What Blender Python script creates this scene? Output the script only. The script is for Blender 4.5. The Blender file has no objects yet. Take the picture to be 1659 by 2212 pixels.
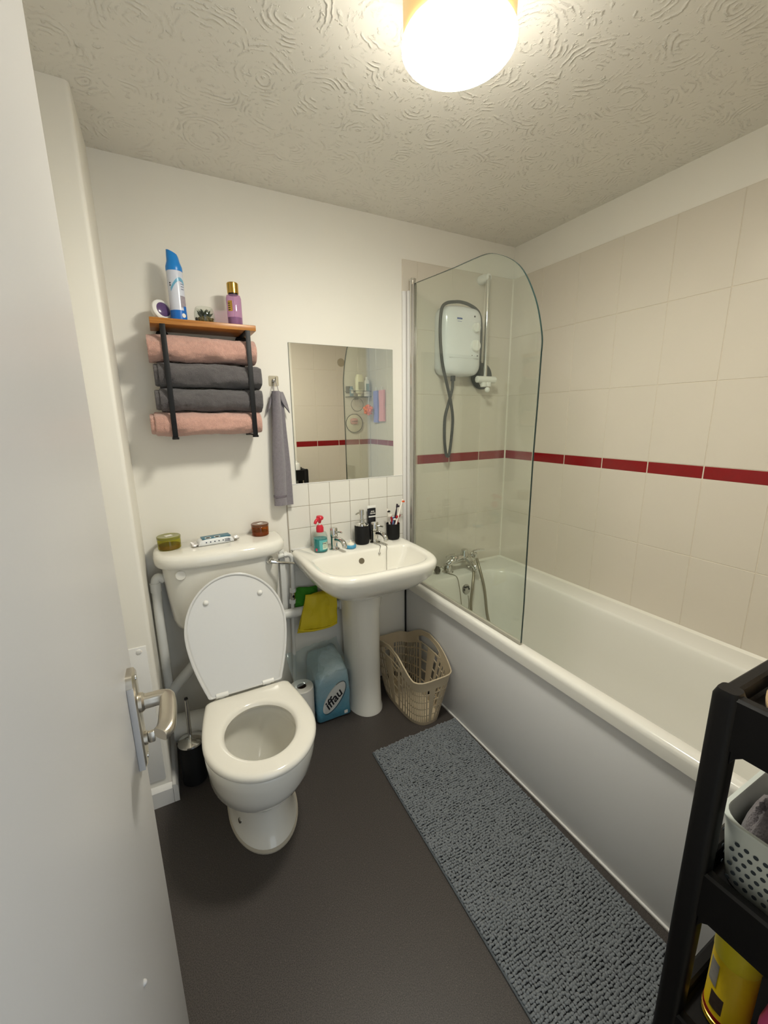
import bpy, bmesh, math, random
from mathutils import Vector, Matrix, noise
random.seed(7)
S = bpy.context.scene
COL = S.collection
PI = math.pi

# ------------------------------------------------------------------ camera
CAM = Vector((-1.7236, -1.7903, 1.3646)); YAW, PITCH, ROLL, FPX = 0.484, -0.2209, -0.0135, 900.3
_f = Vector((math.sin(YAW)*math.cos(PITCH), math.cos(YAW)*math.cos(PITCH), math.sin(PITCH)))
_r = Vector((math.cos(YAW), -math.sin(YAW), 0)); _u = _r.cross(_f)
_R = _r*math.cos(ROLL) + _u*math.sin(ROLL); _U = -_r*math.sin(ROLL) + _u*math.cos(ROLL)
cd = bpy.data.cameras.new('camera'); cam = bpy.data.objects.new('camera', cd); COL.objects.link(cam)
cam.matrix_world = Matrix(((_R.x, _U.x, -_f.x, CAM.x), (_R.y, _U.y, -_f.y, CAM.y), (_R.z, _U.z, -_f.z, CAM.z), (0, 0, 0, 1)))
cd.sensor_fit = 'HORIZONTAL'; cd.sensor_width = 36; cd.lens = 36*FPX/1659; cd.clip_start = 0.01; cd.clip_end = 50
S.camera = cam
# ------------------------------------------------------------------ world (light from the hallway behind the open door) and exposure
W = bpy.data.worlds.new('world'); S.world = W; W.use_nodes = True
W.node_tree.nodes['Background'].inputs[0].default_value = (0.80, 0.90, 1.0, 1)
W.node_tree.nodes['Background'].inputs[1].default_value = 0.95
S.view_settings.view_transform = 'Standard'; S.view_settings.look = 'None'
S.view_settings.gamma = 1; S.view_settings.use_curve_mapping = False
S.view_settings.exposure = 0.55
LAMP = 95.0        # emission of the ceiling lamp's diffuser
LAMP_COL = (1.0, 0.97, 0.86)

# ------------------------------------------------------------------ materials
def lin(c):
    return tuple(((v/255)/12.92 if v/255 <= .04045 else ((v/255+.055)/1.055)**2.4) for v in c) + (1,)
class NT:
    def __init__(s, m): s.t = m.node_tree; s.n = s.t.nodes; s.l = s.t.links
    def add(s, typ, **k):
        nd = s.n.new(typ)
        for a, b in k.items():
            if a.startswith('i_'): nd.inputs[a[2:].replace('_', ' ')].default_value = b
            else: setattr(nd, a, b)
        return nd
    def link(s, a, b): s.l.new(a, b)
MATS = {}
def mat(name, rgb, rough=.5, metal=0, spec=.5, var=0, vscale=8, bump=0, bscale=60, bdist=.002, sheen=0, trans=0, alpha=1, ior=1.45, coat=0, emit=None, emits=0, detail=4):
    if name in MATS: return MATS[name]
    m = bpy.data.materials.new(name); m.use_nodes = True; T = NT(m); b = T.n['Principled BSDF']
    b.inputs['Base Color'].default_value = lin(rgb); b.inputs['Roughness'].default_value = rough
    b.inputs['Metallic'].default_value = metal; b.inputs['Specular IOR Level'].default_value = spec
    b.inputs['IOR'].default_value = ior; b.inputs['Alpha'].default_value = alpha
    b.inputs['Transmission Weight'].default_value = trans; b.inputs['Coat Weight'].default_value = coat
    b.inputs['Sheen Weight'].default_value = sheen
    if emit: b.inputs['Emission Color'].default_value = lin(emit); b.inputs['Emission Strength'].default_value = emits
    tc = T.add('ShaderNodeTexCoord')
    if var:
        nz = T.add('ShaderNodeTexNoise', i_Scale=vscale, i_Detail=4.0); T.link(tc.outputs['Object'], nz.inputs['Vector'])
        mx = T.add('ShaderNodeMix', data_type='RGBA'); c = lin(rgb)
        mx.inputs[6].default_value = tuple(v*(1-var) for v in c[:3])+(1,); mx.inputs[7].default_value = tuple(min(1, v*(1+var)) for v in c[:3])+(1,)
        T.link(nz.outputs[0], mx.inputs[0]); T.link(mx.outputs[2], b.inputs['Base Color'])
    if bump:
        nb = T.add('ShaderNodeTexNoise', i_Scale=bscale, i_Detail=float(detail)); T.link(tc.outputs['Object'], nb.inputs['Vector'])
        bp = T.add('ShaderNodeBump', i_Strength=bump, i_Distance=bdist); T.link(nb.outputs[0], bp.inputs['Height']); T.link(bp.outputs[0], b.inputs['Normal'])
    MATS[name] = m; return m

m_wall = mat('wall_paint', (232, 228, 218), .55, spec=.3, var=.015, vscale=3, bump=.25, bscale=14, bdist=.004)
m_gloss = mat('gloss_white_paint', (224, 222, 218), .32, var=.012, vscale=4, bump=.12, bscale=9, bdist=.003)
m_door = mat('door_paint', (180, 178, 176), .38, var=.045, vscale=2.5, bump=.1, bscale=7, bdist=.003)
m_tile = mat('cream_tile', (212, 204, 190), .22, var=.02, vscale=5, bump=.05, bscale=30, bdist=.001)
m_red = mat('red_tile', (132, 12, 20), .15, var=.12, vscale=40)
m_grout = mat('grout', (214, 204, 186), .8, var=.08, vscale=30)
m_wtile = mat('white_tile', (226, 223, 214), .22, var=.015, bump=.12, bscale=70, bdist=.001)
m_wgrout = mat('grey_grout', (168, 160, 146), .85, var=.1, vscale=40)
m_ceram = mat('white_ceramic', (232, 229, 219), .08, coat=.3, var=.008)
m_acryl = mat('bath_acrylic', (228, 226, 218), .16, coat=.2)
m_panel = mat('bath_panel_white', (222, 222, 222), .33, bump=.06, bscale=8, bdist=.003)
m_plast = mat('white_plastic', (230, 229, 224), .3)
m_pipe = mat('pipe_white_paint', (222, 221, 215), .35, bump=.1, bscale=40)
m_chrome = mat('chrome', (215, 214, 210), .07, metal=1)
m_bchrome = mat('dull_chrome', (190, 188, 184), .24, metal=1)
m_alu = mat('satin_aluminium', (196, 190, 178), .3, metal=1, var=.05, bump=.1, bscale=90)
m_gold = mat('gold_metal', (205, 165, 80), .22, metal=1)
m_black = mat('black_plastic', (22, 21, 22), .45)
m_matt = mat('matt_black', (14, 14, 15), .62, spec=.35)
m_bmetal = mat('black_metal', (17, 17, 18), .5, spec=.35)
m_troll = mat('trolley_black', (11, 10, 11), .45, spec=.3, bump=.08, bscale=200)
m_rubber = mat('dark_rubber', (48, 48, 46), .5)
m_mirror = mat('mirror_silver', (238, 238, 232), .0, metal=1)
m_pink = mat('pink_towel', (206, 160, 145), .95, sheen=.4, var=.2, vscale=110, bump=1, bscale=420, bdist=.004)
m_grey = mat('charcoal_towel', (92, 88, 89), .95, sheen=.25, var=.2, vscale=110, bump=1, bscale=420, bdist=.004)
m_lilac = mat('mauve_grey_towel', (134, 128, 134), .95, sheen=.35, var=.2, vscale=120, bump=1, bscale=430, bdist=.004)
m_matf = mat('slate_chenille', (116, 121, 125), .95, sheen=.3, var=.12, vscale=25)
m_basket = mat('beige_plastic', (192, 176, 148), .4, var=.03)
m_green = mat('green_cloth', (62, 140, 36), .9, bump=.6, bscale=300)
m_yellow = mat('yellow_rubber', (214, 192, 30), .55, var=.07, vscale=14, bump=.4, bscale=40, bdist=.004)
m_dark = mat('dark_void', (20, 19, 18), .8)
m_paper = mat('white_paper', (225, 222, 214), .9)
m_ink = mat('black_ink', (20, 20, 26), .6)
m_blueink = mat('blue_ink', (60, 84, 150), .6)

def m_floor_():
    m = mat('vinyl_floor', (76, 70, 68), .42, spec=.4); T = NT(m); b = T.n['Principled BSDF']
    tc = T.add('ShaderNodeTexCoord')
    n1 = T.add('ShaderNodeTexNoise', i_Scale=420.0, i_Detail=2.0); T.link(tc.outputs['Object'], n1.inputs['Vector'])
    r = T.add('ShaderNodeValToRGB'); e = r.color_ramp.elements
    e[0].position = .36; e[0].color = lin((52, 48, 46)); e[1].position = .66; e[1].color = lin((80, 74, 70))
    T.link(n1.outputs[0], r.inputs[0])
    v = T.add('ShaderNodeTexVoronoi', i_Scale=70.0); T.link(tc.outputs['Object'], v.inputs['Vector'])
    mr = T.add('ShaderNodeMapRange'); mr.inputs[1].default_value = .07; mr.inputs[2].default_value = .13; mr.inputs[3].default_value = .25; mr.inputs[4].default_value = 0
    T.link(v.outputs['Distance'], mr.inputs[0])
    mx = T.add('ShaderNodeMix', data_type='RGBA'); mx.inputs[7].default_value = lin((116, 108, 98))
    T.link(mr.outputs[0], mx.inputs[0]); T.link(r.outputs[0], mx.inputs[6]); T.link(mx.outputs[2], b.inputs['Base Color'])
    bp = T.add('ShaderNodeBump', i_Strength=.25, i_Distance=.001); T.link(n1.outputs[0], bp.inputs['Height']); T.link(bp.outputs[0], b.inputs['Normal'])
    return m
m_floor = m_floor_()

def m_ceil_():
    m = mat('artex_ceiling', (230, 226, 216), .75, spec=.2); T = NT(m); b = T.n['Principled BSDF']
    tc = T.add('ShaderNodeTexCoord')
    dz = T.add('ShaderNodeTexNoise', i_Scale=9.0, i_Detail=4.0); T.link(tc.outputs['Object'], dz.inputs['Vector'])
    sc = T.add('ShaderNodeVectorMath', operation='SCALE'); sc.inputs['Scale'].default_value = .075; T.link(dz.outputs['Color'], sc.inputs[0])
    ad = T.add('ShaderNodeVectorMath', operation='ADD'); T.link(tc.outputs['Object'], ad.inputs[0]); T.link(sc.outputs[0], ad.inputs[1])
    v = T.add('ShaderNodeTexVoronoi', i_Scale=6.2, i_Randomness=.75); v.voronoi_dimensions = '2D'; T.link(ad.outputs[0], v.inputs['Vector'])
    mu = T.add('ShaderNodeMath', operation='MULTIPLY'); mu.inputs[1].default_value = 66; T.link(v.outputs['Distance'], mu.inputs[0])
    si = T.add('ShaderNodeMath', operation='SINE'); T.link(mu.outputs[0], si.inputs[0])
    hf = T.add('ShaderNodeMath', operation='MULTIPLY_ADD'); hf.inputs[1].default_value = .5; hf.inputs[2].default_value = .5; T.link(si.outputs[0], hf.inputs[0])
    rg = T.add('ShaderNodeMath', operation='POWER'); rg.inputs[1].default_value = 2.6; T.link(hf.outputs[0], rg.inputs[0]); si = rg
    n2 = T.add('ShaderNodeTexNoise', i_Scale=17.0, i_Detail=5.0, i_Roughness=.65); T.link(tc.outputs['Object'], n2.inputs['Vector'])
    ms = T.add('ShaderNodeMapRange'); ms.inputs[1].default_value = .49; ms.inputs[2].default_value = .62; T.link(n2.outputs[0], ms.inputs[0])
    pr = T.add('ShaderNodeMath', operation='MULTIPLY'); T.link(si.outputs[0], pr.inputs[0]); T.link(ms.outputs[0], pr.inputs[1])
    n3 = T.add('ShaderNodeTexNoise', i_Scale=55.0, i_Detail=3.0); T.link(tc.outputs['Object'], n3.inputs['Vector'])
    m3 = T.add('ShaderNodeMapRange'); m3.inputs[1].default_value = .62; m3.inputs[2].default_value = .78; m3.inputs[4].default_value = 1.3; T.link(n3.outputs[0], m3.inputs[0])
    su = T.add('ShaderNodeMath', operation='ADD'); T.link(pr.outputs[0], su.inputs[0]); T.link(m3.outputs[0], su.inputs[1])
    bp = T.add('ShaderNodeBump', i_Strength=.85, i_Distance=.0032); T.link(su.outputs[0], bp.inputs['Height']); T.link(bp.outputs[0], b.inputs['Normal'])
    return m
m_ceil = m_ceil_()

def m_wood_():
    m = mat('stained_wood', (176, 116, 50), .35); T = NT(m); b = T.n['Principled BSDF']
    tc = T.add('ShaderNodeTexCoord'); mp = T.add('ShaderNodeMapping'); mp.inputs['Scale'].default_value = (3, 40, 60)
    T.link(tc.outputs['Object'], mp.inputs[0])
    nz = T.add('ShaderNodeTexNoise', i_Scale=2.0, i_Detail=6.0, i_Distortion=.6); T.link(mp.outputs[0], nz.inputs['Vector'])
    r = T.add('ShaderNodeValToRGB'); e = r.color_ramp.elements
    e[0].position = .3; e[0].color = lin((150, 92, 34)); e[1].position = .7; e[1].color = lin((190, 130, 60))
    T.link(nz.outputs[0], r.inputs[0]); T.link(r.outputs[0], b.inputs['Base Color'])
    return m
m_wood = m_wood_()

def glassy(name, tint, gloss=1.0, rough=0.0, ior=1.5, opac=0, opcol=(200, 200, 200)):
    """thin clear sheet: transparent, with the reflection a pane of that index has"""
    m = bpy.data.materials.new(name); m.use_nodes = True; T = NT(m); T.n.remove(T.n['Principled BSDF'])
    out = T.n['Material Output']; tr = T.add('ShaderNodeBsdfTransparent'); tr.inputs[0].default_value = lin(tint)
    gl = T.add('ShaderNodeBsdfGlossy'); gl.inputs['Roughness'].default_value = rough
    lw = T.add('ShaderNodeLayerWeight'); lw.inputs[0].default_value = .5; f0 = ((ior-1)/(ior+1))**2     # Schlick reflectance, the same on both faces
    pw = T.add('ShaderNodeMath', operation='POWER'); pw.inputs[1].default_value = 5; T.link(lw.outputs['Facing'], pw.inputs[0])
    fr = T.add('ShaderNodeMath', operation='MULTIPLY_ADD'); fr.inputs[1].default_value = (1-f0)*.8; fr.inputs[2].default_value = f0; T.link(pw.outputs[0], fr.inputs[0])
    mx = T.add('ShaderNodeMixShader'); T.link(fr.outputs[0], mx.inputs[0]); T.link(tr.outputs[0], mx.inputs[1]); T.link(gl.outputs[0], mx.inputs[2])
    last = mx
    if opac:
        df = T.add('ShaderNodeBsdfDiffuse'); df.inputs[0].default_value = lin(opcol)
        m2 = T.add('ShaderNodeMixShader'); m2.inputs[0].default_value = opac; T.link(mx.outputs[0], m2.inputs[1]); T.link(df.outputs[0], m2.inputs[2]); last = m2
    T.link(last.outputs[0], out.inputs[0]); return m
m_glass = glassy('screen_glass', (250, 253, 250), opac=.018, opcol=(215, 224, 212))
m_edge = mat('glass_edge_green', (40, 60, 58), .2)
m_jar = glassy('clear_glass', (248, 250, 248))
m_bottle = glassy('clear_plastic', (240, 245, 243), rough=.05)
m_amber = glassy('amber_glass', (214, 150, 70), opac=.18, opcol=(150, 90, 26))
m_olive = glassy('olive_glass', (222, 220, 120), opac=.18, opcol=(170, 164, 52))
m_lilacgl = glassy('lilac_plastic', (234, 206, 230), opac=.22, opcol=(200, 158, 200))
m_film = glassy('clear_film', (246, 250, 250), rough=.12, opac=.10, opcol=(206, 218, 222))
m_adh = glassy('adhesive_pad', (246, 244, 238), opac=.12, opcol=(200, 194, 182))

def emis(name, rgb, s, base=(235, 228, 210)):
    m = bpy.data.materials.new(name); m.use_nodes = True; b = m.node_tree.nodes['Principled BSDF']
    b.inputs['Base Color'].default_value = lin(base); b.inputs['Emission Color'].default_value = rgb + (1,); b.inputs['Emission Strength'].default_value = s
    return m

# ------------------------------------------------------------------ geometry helpers
class G:
    def __init__(s): s.v = []; s.f = []
    def put(s, v, f):
        o = len(s.v); s.v += [tuple(p) for p in v]; s.f += [tuple(i+o for i in q) for q in f]; return s
    def map(s, fn): s.v = [tuple(fn(Vector(p))) for p in s.v]; return s
    def loft(s, loops, cap0=False, cap1=False, closed=True):
        n = len(loops[0]); v = [p for L in loops for p in L]; f = []
        for i in range(len(loops)-1):
            for j in range(n if closed else n-1):
                a = i*n+j; b = i*n+(j+1) % n; f.append((a, b, b+n, a+n))
        if cap0: f.append(tuple(range(n))[::-1])
        if cap1: f.append(tuple((len(loops)-1)*n+j for j in range(n)))
        return s.put(v, f)
    def box(s, x0, x1, y0, y1, z0, z1, bev=0, seg=2):
        bm = bmesh.new(); bmesh.ops.create_cube(bm, size=1)
        for q in bm.verts: q.co = Vector(((x0+x1)/2+q.co.x*(x1-x0), (y0+y1)/2+q.co.y*(y1-y0), (z0+z1)/2+q.co.z*(z1-z0)))
        if bev: bmesh.ops.bevel(bm, geom=bm.edges[:], offset=bev, segments=seg, profile=.5, affect='EDGES', clamp_overlap=True)
        bm.verts.index_update(); s.put([q.co[:] for q in bm.verts], [[w.index for w in q.verts] for q in bm.faces]); bm.free(); return s
    def lathe(s, prof, c=(0, 0, 0), axis=(0, 0, 1), n=28, cap0=True, cap1=True):
        ax = Vector(axis).normalized(); c = Vector(c)
        a = Vector((0, 0, 1)).cross(ax) if abs(ax.z) < .99 else Vector((1, 0, 0)); a.normalize(); b = ax.cross(a)
        L = [[c + ax*h + (a*math.cos(2*PI*k/n) + b*math.sin(2*PI*k/n))*r for k in range(n)] for r, h in prof]
        return s.loft(L, cap0, cap1)
    def cyl(s, p, q, r, n=20, r2=None):
        p = Vector(p); q = Vector(q); return s.lathe([(r, 0), (r2 if r2 else r, (q-p).length)], p, q-p, n)
    def tube(s, pts, r, n=10, sm=6, closed=False, flat=None):
        P = spline(pts, sm, closed) if sm else [Vector(p) for p in pts]
        N = len(P); L = []; prev = None
        for i in range(N):
            t = (P[(i+1) % N]-P[i-1]) if closed else (P[min(i+1, N-1)]-P[max(i-1, 0)])
            t.normalize()
            if prev is None: a = t.cross(Vector((.31, .17, .94)));
            else: a = prev - t*prev.dot(t)
            if a.length < 1e-6: a = t.cross(Vector((1, 0, 0)))
            a.normalize(); prev = a; b = t.cross(a)
            rr = r(i/(N-1)) if callable(r) else r
            L.append([P[i] + a*math.cos(2*PI*k/n)*rr + b*math.sin(2*PI*k/n)*rr for k in range(n)])
        if closed: L.append(L[0][:])
        return s.loft(L, not closed, not closed)
    def sphere(s, c, r, n=16, m=10, sc=(1, 1, 1)):
        c = Vector(c); L = []
        for i in range(1, m):
            t = PI*i/m; L.append([c+Vector((r*math.sin(t)*math.cos(2*PI*k/n)*sc[0], r*math.sin(t)*math.sin(2*PI*k/n)*sc[1], -r*math.cos(t)*sc[2])) for k in range(n)])
        return s.loft(L, True, True)
    def prism(s, poly, h, axes=(0, 1, 2), base=0):
        """extrude a 2D polygon (axes[0],axes[1]) from base to h along axes[2]"""
        def P(p, w):
            q = [0, 0, 0]; q[axes[0]] = p[0]; q[axes[1]] = p[1]; q[axes[2]] = w; return q
        return s.loft([[P(p, base) for p in poly], [P(p, h) for p in poly]], True, True)

def spline(pts, sm=6, closed=False):
    P = [Vector(p) for p in pts]; N = len(P); out = []
    for i in range(N if closed else N-1):
        if closed: a, b, c, d = P[i-1], P[i], P[(i+1) % N], P[(i+2) % N]
        else: a, b, c, d = P[max(i-1, 0)], P[i], P[i+1], P[min(i+2, N-1)]
        for k in range(sm):
            t = k/sm
            out.append(.5*((2*b)+(c-a)*t+(2*a-5*b+4*c-d)*t*t+(3*b-a-3*c+d)*t**3))
    if not closed: out.append(P[-1])
    return out
def rrect(x0, x1, y0, y1, r, n=6, z=0, axes=None):
    out = []
    if not hasattr(r, '__len__'): r = (r,)*4
    for (cx, cy, a0, rr) in ((x1-r[0], y1-r[0], 0, r[0]), (x0+r[1], y1-r[1], PI/2, r[1]), (x0+r[2], y0+r[2], PI, r[2]), (x1-r[3], y0+r[3], 1.5*PI, r[3])):
        for k in range(n+1):
            a = a0+PI/2*k/n; p = (cx+rr*math.cos(a), cy+rr*math.sin(a))
            out.append((p[0], p[1], z))
    return out

ROOT = {}
def fin(o, label=None, cat=None, group=None, kind=None):
    if label: o['label'] = label
    if cat: o['category'] = cat
    if group: o['group'] = group
    if kind: o['kind'] = kind
    return o
def thing(name, label, cat, loc, group=None):
    o = bpy.data.objects.new(name, None); COL.objects.link(o); o.location = loc; o.empty_display_size = .05
    ROOT[o] = Vector(loc); return fin(o, label, cat, group)
def mesh(name, g, m, smooth=35):
    me = bpy.data.meshes.new(name); me.from_pydata(g.v, [], g.f); me.update()
    bm = bmesh.new(); bm.from_mesh(me); bmesh.ops.recalc_face_normals(bm, faces=bm.faces[:]); bm.to_mesh(me); bm.free()
    if smooth:
        me.polygons.foreach_set('use_smooth', [True]*len(me.polygons)); me.set_sharp_from_angle(angle=math.radians(smooth))
    if m: me.materials.append(m)
    return me
def obj(name, g, m, parent=None, label=None, cat=None, group=None, kind=None, smooth=35):
    """one mesh object from world coordinates; under a parent it shares the parent's origin"""
    if parent is not None: org = ROOT[parent]
    else:
        xs = [p[0] for p in g.v]; ys = [p[1] for p in g.v]; zs = [p[2] for p in g.v]
        org = Vector(((min(xs)+max(xs))/2, (min(ys)+max(ys))/2, min(zs)))
    g.v = [(p[0]-org.x, p[1]-org.y, p[2]-org.z) for p in g.v]
    o = bpy.data.objects.new(name, mesh(name, g, m, smooth)); COL.objects.link(o)
    if parent is not None: o.parent = parent
    else: o.location = org
    ROOT[o] = org
    return fin(o, label, cat, group, kind)
def struct(name, g, m, smooth=35): return obj(name, g, m, kind='structure', smooth=smooth)
SHARED = {}
def piece(name, size, c, m, parent, bev=.0012, tilt=0):
    """a small block that shares its mesh with all blocks of the same size"""
    key = (name, tuple(round(v, 4) for v in size), m.name)
    if key not in SHARED:
        sx, sy, sz = size; SHARED[key] = mesh(name, G().box(-sx/2, sx/2, -sy/2, sy/2, -sz/2, sz/2, bev, 1), m, 30)
    o = bpy.data.objects.new(name, SHARED[key]); COL.objects.link(o); o.parent = parent; o.location = Vector(c)-ROOT[parent]
    return o
def text(name, s, size, fn, m, parent, ext=.0002, bold=0, shear=0, align='CENTER', spacing=1):
    cu = bpy.data.curves.new(name, 'FONT'); cu.body = s; cu.size = size; cu.extrude = ext; cu.align_x = align; cu.align_y = 'CENTER'
    cu.offset = bold; cu.shear = shear; cu.space_line = .8; cu.resolution_u = 3; cu.space_character = spacing
    t = bpy.data.objects.new('tmp', cu); COL.objects.link(t)
    me = bpy.data.meshes.new_from_object(t.evaluated_get(bpy.context.evaluated_depsgraph_get()))
    g = G(); g.put([fn(q.co.copy()) for q in me.vertices], [tuple(p.vertices) for p in me.polygons])
    bpy.data.objects.remove(t); bpy.data.meshes.remove(me); bpy.data.curves.remove(cu)
    return obj(name, g, m, parent, smooth=0)
def planefn(o, ux, uy, uz=None):
    o = Vector(o); ux = Vector(ux).normalized(); uy = Vector(uy).normalized(); w = ux.cross(uy)
    return lambda c: o+ux*c.x+uy*c.y+w*c.z
def cylfn(c, r, a0, z0):
    """wrap on a vertical cylinder; a0 = angle of text centre, x runs anticlockwise seen from above"""
    return lambda q: Vector((c[0]+(r+q.z)*math.cos(a0+q.x/r), c[1]+(r+q.z)*math.sin(a0+q.x/r), z0+q.y))
def patch(c, r, a0, a1, z0, z1, n=14, t=.0004):
    g = G(); L = []
    for rr, zz in ((r, z0), (r+t, z0), (r+t, z1), (r, z1)):
        L.append([(c[0]+rr*math.cos(a0+(a1-a0)*k/n), c[1]+rr*math.sin(a0+(a1-a0)*k/n), zz) for k in range(n+1)])
    L.append(L[0]); return g.loft(L, closed=False)

# ================================================================== SETTING
H = 2.2159; YF = -1.735; XB = -1.8275
ZB, ZT, TH, TW, ZTOP = 1.1347, 1.1808, .2959, .2, 2.063
struct('floor', G().box(-2.2, .1, -2.6, .1, -.05, 0), m_floor)
struct('ceiling', G().box(-2.2, .1, -2.6, .1, H, H+.05), m_ceil)
wb = struct('wall_back', G().box(-2.2, .1, .006, .1, 0, H), m_wall)
wr = struct('wall_right', G().box(.006, .1, -1.95, .006, 0, H), m_wall)
wf = struct('wall_front', G().box(-1.2, .1, YF-.106, YF-.006, 0, H).box(-2.2, -1.865, YF-.106, YF-.006, 0, H).box(-1.865, -1.2, YF-.106, YF-.006, 2.03, H), m_wall)
wl = struct('wall_left', G().box(-2.2, -2.05, -2.6, .006, 0, H), m_wall)
# boxed-in pipe duct in the left corner
duct = struct('wall_duct', G().loft([rrect(-2.06, XB, -.29, .02, (.0, .0, .0, .012), 5, z) for z in (0, H)], True, True), m_wall)
obj('duct_panel', G().box(-1.99, -1.846, -.294, -.287, .10, .631, .002), m_gloss, duct)
obj('panel_screw', G().lathe([(.0085, 0), (.008, .002), (.004, .0035)], (-1.868, -.294, .615), (0, -1, 0), 14), m_gloss, duct)
struct('baseboard_left', G().prism([(-.018, 0), (-.018, .062), (-.010, .072), (0, .075), (0, 0)], -1.8285, (1, 2, 0), -2.05).map(lambda p: Vector((p.x, p.y-.29, p.z)))
       .prism([(.0165, 0), (.0165, .062), (.010, .072), (0, .075), (0, 0)], -.02, (0, 2, 1), -.308).map(lambda p: Vector((p.x+XB, p.y, p.z)) if p.x > -.1 else p), m_gloss)
# small trim around the doorway opening
struct('trim_1', G().box(-1.255, -1.19, YF-.006, YF+.012, 0, 2.09, .004), m_gloss)

# --- cream tiles with a red border course
rows = [(ZTOP-.29, ZTOP, m_tile), (ZT+TH, ZTOP-.29, m_tile), (ZT, ZT+TH, m_tile), (ZB, ZT, m_red), (ZB-TH, ZB, m_tile), (.5475, ZB-TH, m_tile)]
J = .0016
obj('grout_bed', G().box(.0015, .007, YF, .0, .5, ZTOP), m_grout, wr, smooth=0)
obj('grout_bed', G().box(-.672, .0, .0015, .007, .5, ZTOP), m_grout, wb, smooth=0)
obj('grout_bed', G().box(-.705, .0, YF-.007, YF-.0015, .5, ZTOP), m_grout, wf, smooth=0)
def cols(a, b, first, w):
    e = [a]; q = a+first
    while q < b-.004: e.append(q); q += w
    e.append(b); return list(zip(e[:-1], e[1:]))
def tile(wall, ax, lo, hi, z0, z1, m):
    t = .007; c = (lo+hi)/2; L = hi-lo-(J if m is not m_red else .0042); Z = z1-z0-J; jit = random.uniform(-.0002, .0002)
    if ax == 'r': piece('tile', (t, L, Z), (t/2+jit, c, (z0+z1)/2), m, wall)
    elif ax == 'b': piece('tile', (L, t, Z), (c, t/2+jit, (z0+z1)/2), m, wall)
    else: piece('tile', (L, t, Z), (c, YF-t/2+jit, (z0+z1)/2), m, wall)
for z0, z1, m in rows:
    for a, b in cols(0, -YF, TW, TW): tile(wr, 'r', -b, -a, z0, z1, m)
    for a, b in cols(0, .672, .1904, TW): tile(wb, 'b', -b, -a, z0, z1, m)
    for a, b in cols(0, .705, .115, TW): tile(wf, 'f', -b, -a, z0, z1, m)
obj('corner_sealant', G().prism([(0, 0), (-.006, 0), (0, -.006)], ZTOP, (0, 1, 2), .55), mat('sealant', (216, 210, 194), .5), wb)
# --- small white splashback tiles over the basin
obj('splash_grout', G().box(-1.266, -.674, .0012, .0068, .686, 1.0835), m_wgrout, wb, smooth=0)
for r in range(4):
    zt = 1.085-.1*r
    for c in range(6):
        x0 = -1.2633+.1*c; x1 = min(x0+.1, -.6735)
        piece('splash_tile', (x1-x0-.0022, .007, .0978), ((x0+x1)/2, .0035+random.uniform(-.0003, .0003), zt-.05), m_wtile, wb)
obj('tile_top_bead', G().box(-1.266, -.672, -.0005, .007, 1.0845, 1.0885, .001), m_gloss, wb)

# ================================================================== DOOR
dx, dy = -1.8033-(-1.823), -1.10-(-1.752); DL = math.hypot(dx, dy); DA = math.atan2(dy, dx)
hinge = Vector((-1.823, -1.752, 0)); du = Vector((math.cos(DA), math.sin(DA), 0)); dn = Vector((math.sin(DA), -math.cos(DA), 0))   # along door, outward normal to the room
def dp(a, n, z): return hinge+du*a+dn*n+Vector((0, 0, z))
def dmap(g): return g.map(lambda p: dp(p.x, p.y, p.z))
door = thing('door_1', None, None, hinge); fin(door, 'white painted flush door standing open at the left', 'door', kind='structure')
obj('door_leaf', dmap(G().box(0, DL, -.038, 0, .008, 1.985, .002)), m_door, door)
obj('door_edge_lipping', dmap(G().box(DL-.0005, DL+.004, -.037, -.001, .009, 1.984, .001)), m_door, door)
pc = DL-.052
plate = obj('handle_plate', dmap(G().loft([rrect(pc-.02, pc+.02, -.0, .0, 0, 1)] and [[(q[0], n, q[1]) for q in rrect(pc-.0195+i, pc+.0195-i, .866+i, 1.018-i, .01, 5)] for n, i in ((0, 0), (.008, 0), (.0105, .003))], True, True)), m_alu, door)
obj('overpaint', dmap(G().box(pc-.0205, pc-.0185, 0, .0085, .868, 1.002, .001)), m_door, plate)
for zz in (1.007, .877): obj('plate_screw', dmap(G().lathe([(.004, 0), (.0036, .0012), (.001, .0016)], (pc, .0105, zz), (0, 1, 0), 12)), m_bchrome, plate)
def bar(pts, wid, hgt, n=16, sm=8):
    """flattened lever swept along pts; wid lies along the door normal once the bar has turned, hgt is vertical"""
    P = spline(pts, sm); N = len(P); L = []
    for i in range(N):
        t = (P[min(i+1, N-1)]-P[max(i-1, 0)]).normalized(); up = Vector((0, 0, 1)); sd = t.cross(up).normalized(); q = i/(N-1)
        L.append([P[i]+sd*(math.copysign(abs(math.cos(a))**.6, math.cos(a))*wid(q))+up*(math.copysign(abs(math.sin(a))**.6, math.sin(a))*hgt(q)) for a in [2*PI*k/n for k in range(n)]])
    return G().loft(L, True, True)
obj('lever_handle', dmap(bar([(pc, .010, .966), (pc, .024, .966), (pc, .038, .966), (pc-.004, .046, .966), (pc-.016, .048, .966), (pc-.04, .048, .965), (pc-.064, .047, .964), (pc-.074, .044, .963), (pc-.079, .039, .962)],
    lambda q: .0095+.0020*min(1, max(0, q-.35)*4), lambda q: .0100-.0025*q)), m_alu, door, smooth=60)
obj('handle_collar', dmap(G().lathe([(.014, 0), (.014, .004), (.0115, .007)], (pc, .0105, .966), (0, 1, 0), 20)), m_alu, plate)
obj('thumb_turn', dmap(G().lathe([(.010, 0), (.010, .004)], (pc, .0105, .906), (0, 1, 0), 16).box(pc-.0035, pc+.0035, .0145, .024, .897, .915, .002)), m_alu, plate)
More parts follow.
